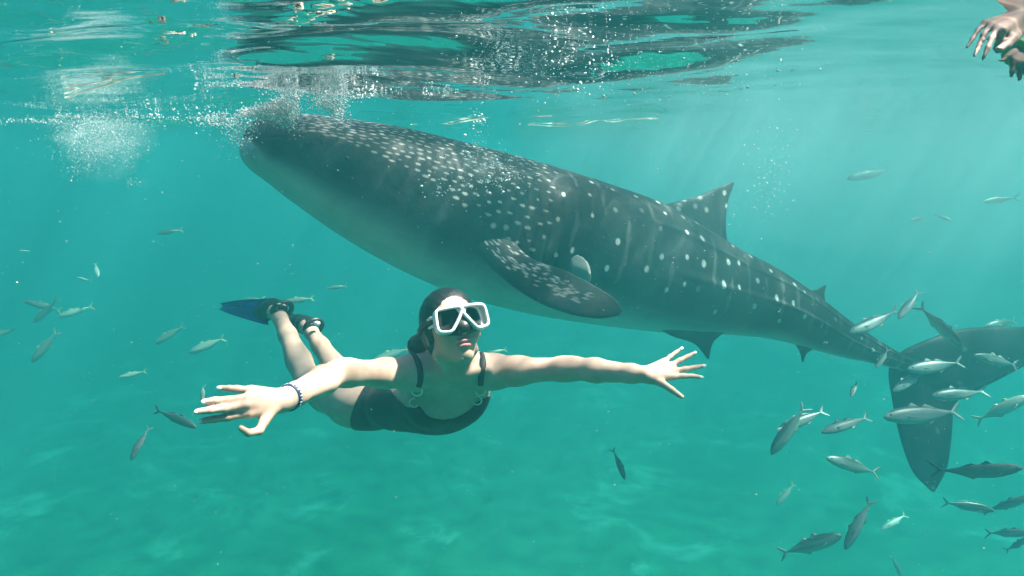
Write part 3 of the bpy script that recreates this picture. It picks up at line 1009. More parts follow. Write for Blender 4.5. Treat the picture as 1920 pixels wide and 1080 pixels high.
    for sg in (-1, 1):                                                     # eye sockets
        fd.ell(H(sg * .031, .010, .083), ax, (.017, .011, .012), 0.012, sub=True)
        # ears
        fd.ell(H(sg * .072, -.012, -.012), (nrm(l * sg * 0.9 - f * 0.3), hu, f), (.007, .030, .018), 0.006)
        fd.ell(H(sg * .079, -.010, -.010), (nrm(l * sg * 0.9 - f * 0.3), hu, f), (.005, .018, .009), 0.004, sub=True)
    fd.cone(H(0, -.045, -.022), neck + (chest - neck) * 0.05, .044, .050, 0.03)   # neck
    fd.cone(H(-.055, -.07, -.015), P(848, 703, 2.09), .010, .009, 0.025)
    fd.cone(H(.055, -.07, -.015), P(858, 703, 2.09), .010, .009, 0.025)
    V, Q = fd.mesh(2)
    # ---- lips as a colour of the skin
    q = V - HC
    a, b, c = q @ l, q @ hu, q @ f
    lip = (1 - sstep(0.7, 1.15, (a / .022)**2 + ((b + .0620) / .0135)**2)) * (c > .06)
    base = hip
    S = empty('person', tuple(base))
    tag(S, 'swimmer in black swimsuit and white diving mask with arms spread wide', 'person')
    put = lambda name, V, Q, mat, par=None: obj(name, mesh(name, np.asarray(V) - base, Q), mat, par or S)
    m = mesh('body', V - base, Q)
    attr(m, 'lip', lip)
    obj('body', m, MATS['skin'], S)

    # ---- swimsuit: the skin moved out by 3 mm between neckline and leg openings
    X, Y, Z = fd.coords()
    lo_i = np.floor((np.array((-0.66, 1.98, -1.33)) - fd.lo) / fd.h).astype(int)
    hi_i = np.ceil((np.array((0.10, 2.98, -0.62)) - fd.lo) / fd.h).astype(int)
    sl = tuple(slice(lo_i[k], hi_i[k]) for k in range(3))
    gx = X[sl[0]][:, None, None]; gy = Y[sl[1]][None, :, None]; gz = Z[sl[2]][None, None, :]
    rel = (gx - CAM[0], gy - CAM[1], gz - CAM[2])
    dep = rel[1] * FWD[1] + rel[2] * FWD[2]
    px = 960 + F * rel[0] / dep
    py = 540 - F * (rel[1] * UP[1] + rel[2] * UP[2]) / dep
    nx = [600, 700, 728, 745, 762, 775, 784, 792, 800, 812, 832, 850, 866, 880, 893, 905, 930, 1000]
    ny = [690, 700, 722, 748, 764, 764, 760, 768, 779, 785, 788, 785, 778, 769, 756, 748, 738, 735]
    cut = (np.interp(px, nx, ny) - py) / F * dep * 0.8
    p0 = P(679, 735, 2.5); p1 = P(673, 795, 2.62); p2 = P(722, 760, 2.86)
    nn = nrm(np.cross(p1 - p0, p2 - p0)); nn = nn if (waist - p0) @ nn < 0 else -nn
    leg = (gx - p0[0]) * nn[0] + (gy - p0[1]) * nn[1] + (gz - p0[2]) * nn[2]
    armcut = 0.075 - np.sqrt((gx - sR[0])**2 + (gy - sR[1])**2 + (gz - sR[2])**2)
    fs = np.maximum(np.maximum(fd.f[sl] - 0.0035, np.maximum(cut, leg)), -(fd.f[sl] + 0.004))
    fs = np.maximum(fs, armcut).astype(np.float32)
    fs[0] = fs[-1] = 1; fs[:, 0] = fs[:, -1] = 1; fs[:, :, 0] = fs[:, :, -1] = 1
    V2, Q2 = nets(fs, fd.lo + lo_i * fd.h, fd.h, 1)
    suit = put('swimsuit', V2, Q2, MATS['swimsuit'])
    suit['label'] = 'black one-piece swimsuit with gold rings on its straps'

    def on(px, py, off=0.004):
        h_ = fd.hit(px, py, 1.9, 2.9)
        if h_ is None: return None
        return h_ + nrm(CAM - h_) * off

    def band(pix, w):
        pts = [on(*q) for q in pix]; pts = [q for q in pts if q is not None]
        c = curve_pts(pts, 24)
        c2 = c.copy()
        for _ in range(3): c2[1:-1] = (c2[:-2] + c2[1:-1] * 2 + c2[2:]) / 4
        t = np.gradient(c2, axis=0); V_ = []
        for i in range(len(c2)):
            e = CAM - c2[i]; e = nrm(e); s_ = nrm(np.cross(t[i], e))
            V_ += [c2[i] + s_ * w, c2[i] + s_ * w * 0.5 + e * 0.0030, c2[i] - s_ * w * 0.5 + e * 0.0030, c2[i] - s_ * w, c2[i] - s_ * w * .5 - e * 0.003, c2[i] + s_ * w * .5 - e * .003]
        return np.array(V_), [tuple(q) for q in grid_faces(len(c2), 6, True)] + [(5, 4, 3, 2, 1, 0)]

    for pix in ([(770, 663), (777, 668), (784, 680), (788, 697), (788, 715), (784, 726)], [(900, 660), (904, 668), (906, 685), (903, 703), (901, 720), (901, 724)]):
        Vb, Fb = band(pix, 0.0085)
        put('strap', Vb, Fb, MATS['swimsuit'], suit).matrix_parent_inverse = Matrix()
    for cxp, cyp, rx, tilt in ((782, 734, 0.0145, 0.5), (777, 755, 0.0145, -0.3), (900.5, 733, 0.0145, 0.1), (894, 751, 0.014, 0.9)):
        c = on(cxp, cyp, 0.006)
        if c is None: c = P(cxp, cyp, 2.17)
        e = nrm(CAM - c); s_ = nrm(np.cross(UP, e)); u_ = np.cross(e, s_)
        ang = np.linspace(0, 2 * np.pi, 25)
        ring = [c + rx * (s_ * math.cos(g) + u_ * math.sin(g) * 0.85) + e * tilt * 0.006 * math.sin(g + 1) for g in ang]
        put('gold_ring', *tube(ring, 0.0023, 8), MATS['gold'], suit)

    # ---- hair
    fh = Field(HC - 0.22, HC + 0.20, 0.0034)
    fh.ell(H(0, .031, -.0255), ax, (.0808, .0885, .0955), 0.0)
    fh.ell(H(0, -.015, -.055), ax, (.070, .070, .062), 0.03)
    fh.cone(H(.060, .01, -.01), H(.070, -.015, .005), .016, .010, 0.02)
    fh.cone(H(-.060, .01, -.01), H(-.070, -.015, .005), .016, .010, 0.02)
    tail = [H(-.01, -.01, -.105), P(800, 636, 2.16), P(783, 648, 2.17), P(776, 664, 2.19)]
    fh.chain(tail, [.026, .024, .027, .014], 0.02)
    # strands: fine grooves running back from the hairline
    X, Y, Z = fh.coords()
    gx = X[:, None, None] - HC[0]; gy = Y[None, :, None] - HC[1]; gz = Z[None, None, :] - HC[2]
    ga = gx * l[0] + gy * l[1] + gz * l[2]; gb = gx * hu[0] + gy * hu[1] + gz * hu[2]
    th = np.arctan2(ga, gb + 0.02)
    fh.f += (0.0006 * np.sin(th * 46 + 3 * np.sin(th * 7))).astype(np.float32)
    V3, Q3 = fh.mesh(1)
    hair = put('hair', V3, Q3, MATS['hair'])
    hair['label'] = 'wet black hair tied back in a low ponytail'

    # ---- diving mask

    half = [(-.0325, .024), (-.028, .0265), (.026, .0265), (.031, .0235), (.0335, .018), (.0355, -.020), (.034, -.0265), (.029, -.0305), (.010, -.0340), (.0035, -.0325), (-.001, -.029), (-.020, -.004), (-.030, .012), (-.0330, .019)]
    def chaikin(p, n=2):
        p = np.array(p, float)
        for _ in range(n):
            q = np.roll(p, -1, axis=0)
            p = np.stack([p * .75 + q * .25, p * .25 + q * .75], 1).reshape(-1, 2)
        return p
    out = chaikin(half, 1) * 0.92
    def offset(p, d):
        t = np.roll(p, -1, axis=0) - np.roll(p, 1, axis=0)
        nn_ = np.stack([t[:, 1], -t[:, 0]], 1); nn_ /= np.linalg.norm(nn_, axis=1)[:, None]
        if ((p - p.mean(0)) * nn_).sum() < 0: nn_ = -nn_
        return p + nn_ * d
    zc = 0.112
    # black silicone skirt: a shell from the frame back to the face, with a nose pocket (the mask's main piece)
    fk = Field(HC - 0.17, HC + 0.19, 0.0030)
    fk.ell(H(0, .001, .066), ax, (.076, .039, .042), 0.0)
    fk.ell(H(0, -.022, .094), ax, (.023, .019, .023), 0.014)
    fk.cone(H(-.032, -.023, .080), H(.032, -.023, .080), .011, .011, 0.012)
    X, Y, Z = fk.coords()
    gx = X[:, None, None] - HC[0]; gy = Y[None, :, None] - HC[1]; gz = Z[None, None, :] - HC[2]
    gf = gx * f[0] + gy * f[1] + gz * f[2]; gb = gx * hu[0] + gy * hu[1] + gz * hu[2]; ga = gx * l[0] + gy * l[1] + gz * l[2]
    fk.f = np.maximum(fk.f, -(fk.f + 0.006))
    nosecut = np.where((np.abs(ga) < .024 - np.clip(gb, -0.05, 0.02) * -0.3) & (gb < 0.012), 1.0, 0.0)
    fk.f = np.where(nosecut > 0, fk.f, np.maximum(fk.f, gf - (zc - 0.016))).astype(np.float32)
    V4, Q4 = fk.mesh(1)
    mask = put('diving_mask', V4, Q4, MATS['black_rubber'])
    mask['label'] = 'white framed two-lens diving mask with black skirt'
    for sg in (-1, 1):
        o0 = out * np.array((sg, 1)) + np.array((sg * .0345, .004))
        bend = lambda a: -0.32 * abs(a) + 0.004
        rings = []
        for dd, z in ((0.0, -.013), (0.0, .004), (.0014, .0070), (.0064, .0070), (.0082, .004), (.0088, -.013)):
            o = offset(out, dd) * np.array((sg, 1)) + np.array((sg * .0345, .004))
            rings.append([H(a, b, zc + z - 0.22 * max(abs(a) - 0.02, 0)) for a, b in o])
        nvr = len(o0); Vf = np.array(rings).reshape(-1, 3)
        Ff = [tuple(q) for q in grid_faces(6, nvr, True)]
        Ff += [(5 * nvr + i, 5 * nvr + (i + 1) % nvr, (i + 1) % nvr, i) for i in range(nvr)]
        put('frame', Vf, Ff, MATS['white_plastic'], mask)
        pane = [H(a, b, zc - .002 - 0.22 * max(abs(a) - 0.02, 0)) for a, b in offset(out, .0006) * np.array((sg, 1)) + np.array((sg * .0345, .004))]
        back = [q - f * 0.004 for q in pane]
        Vp = np.array(pane + back); Fp = [tuple(range(nvr)), tuple(range(2 * nvr - 1, nvr - 1, -1))] + [(i, i + nvr, (i + 1) % nvr + nvr, (i + 1) % nvr) for i in range(nvr)]
        put('lens', Vp, Fp, MATS['lens'], mask)
        # strap clips
        for hb in (.016, -.006):
            put('strap_clip', *tube([H(sg * .066, hb, .099), H(sg * .076, hb + .002, .082), H(sg * .083, hb + .001, .064)], [.0042, .0042, .0032], 8), MATS['white_plastic'], mask)
        # eyes behind the panes

        ew = put('eye', *sphere(H(sg * .031, .010, .0730), .0118, 14, 10), MATS['eye_white'])
        put('iris', *sphere(H(sg * .031 + .002, .011, .0815), .0052, 10, 8), MATS['black_rubber'], ew)
    # bridge and top bar with ridges
    for k_, (b0, w_) in enumerate(((.0310, .0030), (.0250, .0024), (.0195, .0028))):
        put('bridge', *tube([H(-.016 + .003 * k_, b0 - .002, zc - .001), H(0, b0, zc + .004), H(.016 - .003 * k_, b0 - .002, zc - .001)], w_, 8), MATS['white_plastic'], mask)
    put('bridge', *tube([H(-.042, .0305, zc - .006), H(-.02, .0325, zc + .002), H(0, .0332, zc + .004), H(.02, .0325, zc + .002), H(.042, .0305, zc - .006)], [.0025, .0034, .0036, .0034, .0025], 8), MATS['white_plastic'], mask)
    # head strap
    ang = np.linspace(math.radians(40), math.radians(320), 40)
    sp_ = [H(math.sin(g) * .0845, .012 + .010 * math.cos(g), -.020 + math.cos(g) * .102) for g in ang]
    put('strap', *tube(sp_, .0075, 8), MATS['black_rubber'], mask)

    # ---- finger nails
    for (p0_, p1_) in tipsR + tipsL:
        t = nrm(p1_ - p0_); e = nrm(CAM - p1_); e = nrm(e - t * (e @ t)); s_ = np.cross(t, e)
        Vn, Fn = sphere((0, 0, 0), 1.0, 12, 8)
        c = p1_ - t * 0.0005 + e * 0.0047
        Vn = c + np.outer(Vn[:, 0] * .0066, t) + np.outer(Vn[:, 1] * .0040, s_) + np.outer(Vn[:, 2] * .0014, e)
        put('fingernail', Vn, Fn, MATS['nail'])
    # ---- woven wrist band with light marks
    wc = wR + (eR - wR) * 0.10
    t, s_, u_ = fr(wR, eR, np.array((0, 0, 1.0)))
    ang = np.linspace(0, 2 * np.pi, 48, endpoint=False)
    Vw = []
    for g in ang:
        e = s_ * math.cos(g) + u_ * math.sin(g)
        lo_, hi_ = 0.010, 0.05
        for _ in range(14):
            mid = (lo_ + hi_) / 2
            if fd.sample(wc + e * mid) < 0: lo_ = mid
            else: hi_ = mid
        r_ = hi_ + 0.0012
        Vw += [wc + e * (r_) - t * .0060, wc + e * (r_ + .0022) - t * .0052, wc + e * (r_ + .0022) + t * .0052, wc + e * r_ + t * .0060]
    Fw = [(i * 4 + a, ((i + 1) % 48) * 4 + a, ((i + 1) % 48) * 4 + a + 1, i * 4 + a + 1) for i in range(48) for a in range(3)]
    wb = put('wristband', Vw, Fw, MATS['band_blue'])
    wb['label'] = 'dark blue wristband with light blue marks'
    Vw = np.array(Vw)
    for i in range(0, 48, 2):
        q0, q1 = Vw[i * 4 + 1], Vw[i * 4 + 2]; n0, n1 = Vw[((i + 1) % 48) * 4 + 1], Vw[((i + 1) % 48) * 4 + 2]
        e = nrm((q0 + q1) / 2 - wc)
        k0 = 0.18 if i % 4 else 0.5; k1 = 0.82
        c4 = [q0 + (q1 - q0) * k0, q0 + (q1 - q0) * k1, n0 + (n1 - n0) * k1, n0 + (n1 - n0) * k0]
        Vm = [c + e * .0003 for c in c4] + [c + e * .0010 for c in c4]
        put('mark', Vm, [(4, 5, 6, 7), (0, 1, 5, 4), (1, 2, 6, 5), (2, 3, 7, 6), (3, 0, 4, 7)], MATS['band_light'], wb)

    # ---- swim fins
    def swim_fin(pts_pocket, radp, root_hi, root_lo, tip_hi, tip_lo, strap_c, lab, white):
        fp = Field(np.min(pts_pocket, axis=0) - 0.09, np.max(pts_pocket, axis=0) + 0.09, 0.0038)
        fp.chain(pts_pocket, radp, 0.02)
        X, Y, Z = fp.coords()
        Vp, Qp = fp.mesh(1)
        pk = put('swim_fin', Vp, Qp, MATS['black_rubber'])
        pk['label'] = lab
        # blade: grid with channels, thicker rails
        nu_, nw = 26, 13
        V_ = []
        for side_ in (1, -1):
            for i in range(nu_):
                a_ = i / (nu_ - 1)
                hi = root_hi * (1 - a_) + tip_hi * a_; lo_ = root_lo * (1 - a_) + tip_lo * a_
                nb = nrm(np.cross(tip_hi - root_hi, root_lo - root_hi))
                for j in range(nw):
                    b_ = j / (nw - 1)
                    th_ = 0.003 + 0.006 * max(0, 1 - min(b_, 1 - b_) * 9) * (1 - 0.5 * a_) + 0.0022 * (0.5 + 0.5 * math.cos(b_ * 6 * math.pi))
                    edge = 0.03 * math.sin(b_ * math.pi) * a_
                    V_.append(hi * (1 - b_) + lo_ * b_ + nb * (side_ * th_ + 0.03 * math.sin(a_ * math.pi) ) + nrm(tip_hi - root_hi) * (-edge))
        g = grid_faces(nu_, nw); o2 = nu_ * nw
        Fb = [tuple(q) for q in g] + [tuple(q[::-1] + o2) for q in g]
        rim = [i * nw for i in range(nu_)] + [(nu_ - 1) * nw + j for j in range(1, nw)] + [i * nw + nw - 1 for i in range(nu_ - 2, -1, -1)] + [j for j in range(nw - 2, 0, -1)]
        Fb += [(rim[i], rim[(i + 1) % len(rim)], rim[(i + 1) % len(rim)] + o2, rim[i] + o2) for i in range(len(rim))]
        put('blade', V_, Fb, MATS['fin_blue'], pk)
        c, r_, nrm_ax = strap_c
        s1 = nrm(np.cross(nrm_ax, UP)); s2 = np.cross(nrm_ax, s1)
        ring = [c + r_ * (s1 * math.cos(g_) + s2 * math.sin(g_)) for g_ in np.linspace(0, 2 * math.pi, 29)]
        put('heel_strap', *tube(ring, 0.011, 8, 1.0, False), MATS['black_rubber'], pk)
        for w0, w1, rw in white:
            put('buckle', *tube([w0, (w0 + w1) / 2 + nrm(CAM - w0) * .003, w1], [rw * .6, rw, rw * .6], 8), MATS['white_plastic'], pk)
        return pk
    swim_fin([P(524, 579, 3.235), P(512, 578, 3.27), P(500, 583, 3.31), P(482, 587, 3.40)], [.036, .041, .040, .030],
             P(512, 560, 3.30), P(500, 609, 3.30), P(414, 570, 3.62), P(412, 580, 3.58), (P(529, 581, 3.215), 0.043, nrm(aR - kR)),
             'swim fin with blue blade on the swimmer\'s nearer raised foot', [(P(519, 569.5, 3.155), P(526, 569.5, 3.15), .0035), (P(530, 570.5, 3.15), P(536, 573, 3.152), .0035)])
    swim_fin([P(582, 611, 3.37), P(573, 609, 3.40), P(560, 606, 3.46), P(544, 603, 3.58)], [.035, .040, .039, .030],
             P(556, 590, 3.52), P(550, 618, 3.50), P(528, 585, 4.0), P(518, 600, 3.98), (P(588, 613, 3.345), 0.041, nrm(aL - kL)),
             'black swim fin with white heel patch on the farther foot', [(P(589, 606, 3.285), P(600, 606, 3.29), .011)])
    return fd


def lens_mat():
    m = bpy.data.materials.new('mask_lens'); m.use_nodes = True
    nt = m.node_tree; nt.nodes.remove(nt.nodes['Principled BSDF'])
    t = N(nt, 'ShaderNodeBsdfTransparent', inputs={'Color': (0.11, 0.12, 0.12, 1)})
    g = N(nt, 'ShaderNodeBsdfGlossy', inputs={'Roughness': 0.06, 'Color': (0.8, 0.85, 0.85, 1)})
    no = N(nt, 'ShaderNodeTexNoise', inputs={'Scale': 25.0}); bn = N(nt, 'ShaderNodeBump', inputs={'Strength': 0.05, 'Distance': 0.002})
    nt.links.new(no.outputs[0], bn.inputs['Height']); nt.links.new(bn.outputs[0], g.inputs['Normal'])
    fr = N(nt, 'ShaderNodeFresnel', inputs={'IOR': 1.35})
    mx = N(nt, 'ShaderNodeMixShader')
    nt.links.new(fr.outputs[0], mx.inputs[0]); nt.links.new(t.outputs[0], mx.inputs[1]); nt.links.new(g.outputs[0], mx.inputs[2])
    nt.links.new(mx.outputs[0], nt.nodes['Material Output'].inputs['Surface'])
    return m


MATS.update({
    'skin': skin_mat('fair_skin', (0.46, 0.29, 0.215), (0.64, 0.44, 0.345)),
    'skin_dark': skin_mat('tanned_skin', (0.32, 0.21, 0.165), (0.42, 0.29, 0.235)),
    'swimsuit': simple_mat('black_swimsuit', (0.012, 0.014, 0.016), 0.6, 0.25, 90, 0.15),
    'gold': simple_mat('gold_metal', (0.95, 0.86, 0.58), 0.4, 0.06, 40, 0, 0.15),
    'hair': simple_mat('wet_black_hair', (0.010, 0.009, 0.009), 0.42, 0.4, 70, 0.2),
    'white_plastic': simple_mat('white_plastic', (0.80, 0.83, 0.84), 0.3, 0.03, 30),
    'eye_white': simple_mat('eye_white', (0.62, 0.60, 0.57), 0.3, 0.05, 30),
    'nail': simple_mat('pale_nail_polish', (0.78, 0.78, 0.80), 0.25, 0.04, 30),
    'band_blue': simple_mat('navy_wristband', (0.02, 0.03, 0.09), 0.6, 0.3, 200),
    'band_light': simple_mat('light_blue_mark', (0.45, 0.60, 0.75), 0.6, 0.1, 200),
    'fin_blue': simple_mat('blue_fin_plastic', (0.010, 0.045, 0.25), 0.4, 0.5, 14, 0.1),
    'green_cloth': simple_mat('lime_green_cloth', (0.22, 0.55, 0.10), 0.8, 0.15, 60, 0.1),
    'lens': lens_mat(),
})
build_swimmer()
# ------------------------------------------------------------------ the second swimmer, at the right edge of the view
def build_guide():
    fd = Field((0.55, 0.95, -0.62), (1.95, 2.15, 0.06), 0.0045)
    w1 = P(1908, 36, 1.36)
    Kn = [P(1847, 44, 1.33), P(1858, 47, 1.31), P(1869, 52, 1.29), P(1880, 58, 1.28)]
    Fi = [[P(1834, 56, 1.32), P(1824, 72, 1.31), P(1813, 88, 1.30)],
          [P(1845, 64, 1.295), P(1836, 85, 1.285), P(1827, 105, 1.275)],
          [P(1860, 70, 1.275), P(1852, 90, 1.265), P(1843, 110, 1.26)],
          [P(1874, 74, 1.285), P(1869, 86, 1.30), P(1865, 94, 1.31)]]
    Th = [P(1908, 60, 1.33), P(1898, 74, 1.29), P(1886, 85, 1.275), P(1872, 94, 1.265)]
    hand(fd, w1, Kn, Fi, Th, rk=0.0072, rf=(0.0060, 0.0055, 0.0050, 0.0040), k=0.005, wr=0.020)
    e1 = P(2060, 66, 1.45); s1 = P(2230, 100, 1.66)
    fd.chain([w1, w1 + (e1 - w1) * .6, e1], [.018, .026, .030], .015)
    fd.chain([e1, s1], [.032, .042], .02)
    w2 = P(1916, 98, 1.48)
    Kn2 = [P(1893, 103, 1.45), P(1899, 113, 1.445), P(1908, 118, 1.44), P(1918, 122, 1.44)]
    Fi2 = [[P(1886, 106, 1.44), P(1881, 113, 1.435), P(1874, 114, 1.43)],
           [P(1899, 122, 1.44), P(1898, 133, 1.435), P(1896, 143, 1.43)],
           [P(1911, 130, 1.44), P(1912, 141, 1.435), P(1912, 150, 1.43)],
           [P(1923, 132, 1.44), P(1926, 142, 1.435), P(1928, 150, 1.43)]]
    Th2 = [P(1930, 108, 1.45), P(1938, 120, 1.44), P(1942, 130, 1.43)]
    hand(fd, w2, Kn2, Fi2, Th2, rk=0.0072, rf=(0.0062, 0.0056, 0.0050, 0.0040), k=0.005, wr=0.020)
    e2 = P(2050, 92, 1.60); s2 = P(2240, 130, 1.90)
    fd.chain([w2, w2 + (e2 - w2) * .5, e2], [.021, .027, .030], .015)
    fd.chain([e2, s2], [.032, .042], .02)
    # shoulders, neck and head float at the surface outside the view
    fd.cone(s1, s2, .07, .07, .04)
    mid = (s1 + s2) / 2
    fd.chain([mid, mid + np.array((0.16, 0.02, -0.05)), mid + np.array((0.36, 0.04, -0.08))], [.11, .12, .10], .04)
    head = mid + np.array((-0.10, -0.06, 0.0))
    fd.ell(head + np.array((0, 0, -.05)), (np.array((1., 0, 0)), np.array((0, 1., 0)), np.array((0, 0, 1.))), (.095, .075, .085), .03)
    V, Q = fd.mesh(1)
    base = mid
    S = empty('person', tuple(base))
    tag(S, 'tanned swimmer at the right edge with drooping hands and a green sleeve', 'person')
    m = mesh('body', V - base, Q); attr(m, 'lip', np.zeros(len(V)))
    obj('body', m, MATS['skin_dark'], S)
    # lime green sleeve of the farther arm: a shell round the forearm and upper arm
    fs = Field((0.85, 1.2, -0.62), (1.95, 2.15, 0.06), 0.0045)
    a0 = w2 + (e2 - w2) * -.10
    fs.chain([a0, w2 + (e2 - w2) * .5, e2, s2], [.0265, .0325, .0365, .05], .015)
    cutd = None
    X, Y, Z = fs.coords()
    t = nrm(e2 - w2)
    side_d = (a0[0] - X[:, None, None]) * t[0] + (a0[1] - Y[None, :, None]) * t[1] + (a0[2] - Z[None, None, :]) * t[2]
    fs.f = np.maximum(fs.f, side_d).astype(np.float32)
    V, Q = fs.mesh(1)
    sl = obj('sleeve', mesh('sleeve', V - base, Q), MATS['green_cloth'], S)
    sl['label'] = 'lime green sleeve'


build_guide()


# ------------------------------------------------------------------ fish
def fish_mat(name, back, flank, belly, metal=0.35):
    m, nt, b = new_mat(name)
    tc = N(nt, 'ShaderNodeTexCoord')
    sx = N(nt, 'ShaderNodeSeparateXYZ'); nt.links.new(tc.outputs['Object'], sx.inputs[0])
    no = N(nt, 'ShaderNodeTexNoise', inputs={'Scale': 14.0, 'Detail': 3.0}); nt.links.new(tc.outputs['Object'], no.inputs['Vector'])
    z = math_n(nt, 'MULTIPLY_ADD', no.outputs[0], 0.02, sx.outputs['Z'])
    mr = N(nt, 'ShaderNodeMapRange', inputs={'From Min': -0.10, 'From Max': 0.12}); nt.links.new(z, mr.inputs[0])
    r = ramp(nt, mr.outputs[0], [(0.0, belly), (0.45, flank), (0.60, flank), (0.78, back)])
    oi = N(nt, 'ShaderNodeObjectInfo')
    k = math_n(nt, 'MULTIPLY_ADD', oi.outputs['Random'], 0.5, 0.72)
    v = N(nt, 'ShaderNodeVectorMath', operation='SCALE'); nt.links.new(r.outputs[0], v.inputs[0]); nt.links.new(k, v.inputs['Scale'])
    nt.links.new(v.outputs[0], b.inputs['Base Color'])
    b.inputs['Roughness'].default_value = 0.38
    b.inputs['Metallic'].default_value = metal
    b.inputs['Specular IOR Level'].default_value = 0.5 if metal > 0 else 0.1
    return m


FISH_M = {'silver': fish_mat('silver_fish_skin', (0.045, 0.065, 0.065), (0.18, 0.22, 0.21), (0.40, 0.44, 0.42), 0.1),
          'pale': fish_mat('pale_fish_skin', (0.22, 0.27, 0.22), (0.40, 0.44, 0.38), (0.56, 0.60, 0.54), 0.1),
          'dark': fish_mat('dark_fish_skin', (0.08, 0.09, 0.09), (0.14, 0.15, 0.15), (0.24, 0.26, 0.26), 0.0)}
FIN_M = simple_mat('fish_fin', (0.30, 0.32, 0.29), 0.5, 0.2, 20)
FIN_YEL = simple_mat('yellowish_fish_fin', (0.45, 0.42, 0.25), 0.5, 0.2, 20)


def fish_meshes(bend, deep):
    """unit-long fish: nose at x = +0.5, tail fork at x = -0.5, z up; bend curves the tail sideways"""
    xs = [0.5, 0.485, 0.45, 0.38, 0.28, 0.15, 0.0, -0.12, -0.22, -0.30, -0.36, -0.39]
    hh = np.array([0.004, 0.022, 0.045, 0.072, 0.094, 0.106, 0.101, 0.083, 0.058, 0.034, 0.019, 0.016]) * deep
    ww = np.array([0.003, 0.016, 0.030, 0.045, 0.056, 0.060, 0.055, 0.044, 0.030, 0.018, 0.010, 0.006])
    zc = np.array([-0.006, -0.006, -0.004, 0, 0, 0, 0, 0.0, 0.002, 0.004, 0.004, 0.004])
    n = 40
    t = np.linspace(0.5, -0.39, n)
    order = np.argsort(xs)
    X = np.array(xs)[order]
    H = cubic(X, hh[order], t)[:, 0]; W = cubic(X, ww[order], t)[:, 0]; Zc = cubic(X, zc[order], t)[:, 0]
    nv = 20; a = np.linspace(0, 2 * np.pi, nv, endpoint=False)
    def bnd(V):
        V = np.array(V, float); k = np.clip(0.25 - V[:, 0], 0, 1)
        V[:, 1] += bend * k**2 * 0.55 - 0.10 * bend * np.clip(V[:, 0], 0, 1)
        return V
    B = np.stack([np.repeat(t, nv), (W[:, None] * np.sin(a)).ravel(), (Zc[:, None] + H[:, None] * np.cos(a)).ravel()], -1)
    Fb = [tuple(f) for f in grid_faces(n, nv, True)] + [tuple(range(nv))[::-1], tuple(range((n - 1) * nv, n * nv))]
    out = {'body': (bnd(B), Fb)}
    p = lambda x, z, y=0.0: np.array((x, y, z))
    V, Fc = fin_loft([p(-.53, .125), p(-.46, .085), p(-.40, .03), p(-.37, .004), p(-.40, -.024), p(-.46, -.08), p(-.53, -.118)],
                     [p(-.535, .126), p(-.50, .07), p(-.455, .025), p(-.44, .004), p(-.455, -.018), p(-.50, -.065), p(-.535, -.12)], 0.006, nu=21, nc=5)
    out['tail_fin'] = (bnd(V), Fc)
    V, Fc = fin_loft([p(.16, .095 * deep), p(.13, .125 * deep), p(.10, .150 * deep)], [p(.00, .09 * deep), p(.04, .118 * deep), p(.085, .150 * deep)], 0.006, nu=8, nc=5)
    V2, F2 = fin_loft([p(-.02, .09 * deep), p(-.05, .115 * deep), p(-.08, .122 * deep)], [p(-.27, .035 * deep), p(-.24, .052 * deep), p(-.20, .066 * deep)], 0.005, nu=8, nc=5)
    out['dorsal_fin'] = (bnd(np.concatenate([V, V2])), Fc + [tuple(i + len(V) for i in f) for f in F2])
    V, Fc = fin_loft([p(-.02, -.085 * deep), p(-.05, -.112 * deep), p(-.07, -.125 * deep)], [p(-.25, -.045 * deep), p(-.20, -.062 * deep), p(-.12, -.10 * deep)], 0.005, nu=8, nc=5)
    out['anal_fin'] = (bnd(V), Fc)
    for sg in (1, -1):
        V, Fc = fin_loft([p(.245, -.005, sg * .050), p(.19, -.030, sg * .075), p(.13, -.055, sg * .085)], [p(.235, -.040, sg * .046), p(.18, -.052, sg * .070), p(.125, -.060, sg * .084)], 0.004, nu=8, nc=5)
        out['pectoral_fin%d' % sg] = (bnd(V), Fc)
        out['eye%d' % sg] = (bnd(sphere((.415, sg * .0335, .014), .013, 10, 6)[0]), sphere((0, 0, 0), 1, 10, 6)[1])
    return out


FISH_LIB = {}
for _vi, (_b, _dp) in enumerate(((0.0, 1.0), (0.5, 1.0), (-0.5, 0.98), (0.22, 1.08), (-0.2, 0.92), (1.0, 0.95), (-1.0, 0.95))):
    FISH_LIB[_vi] = {k: mesh('fish_' + k.rstrip('-1'), *v) for k, v in fish_meshes(_b, _dp).items()}


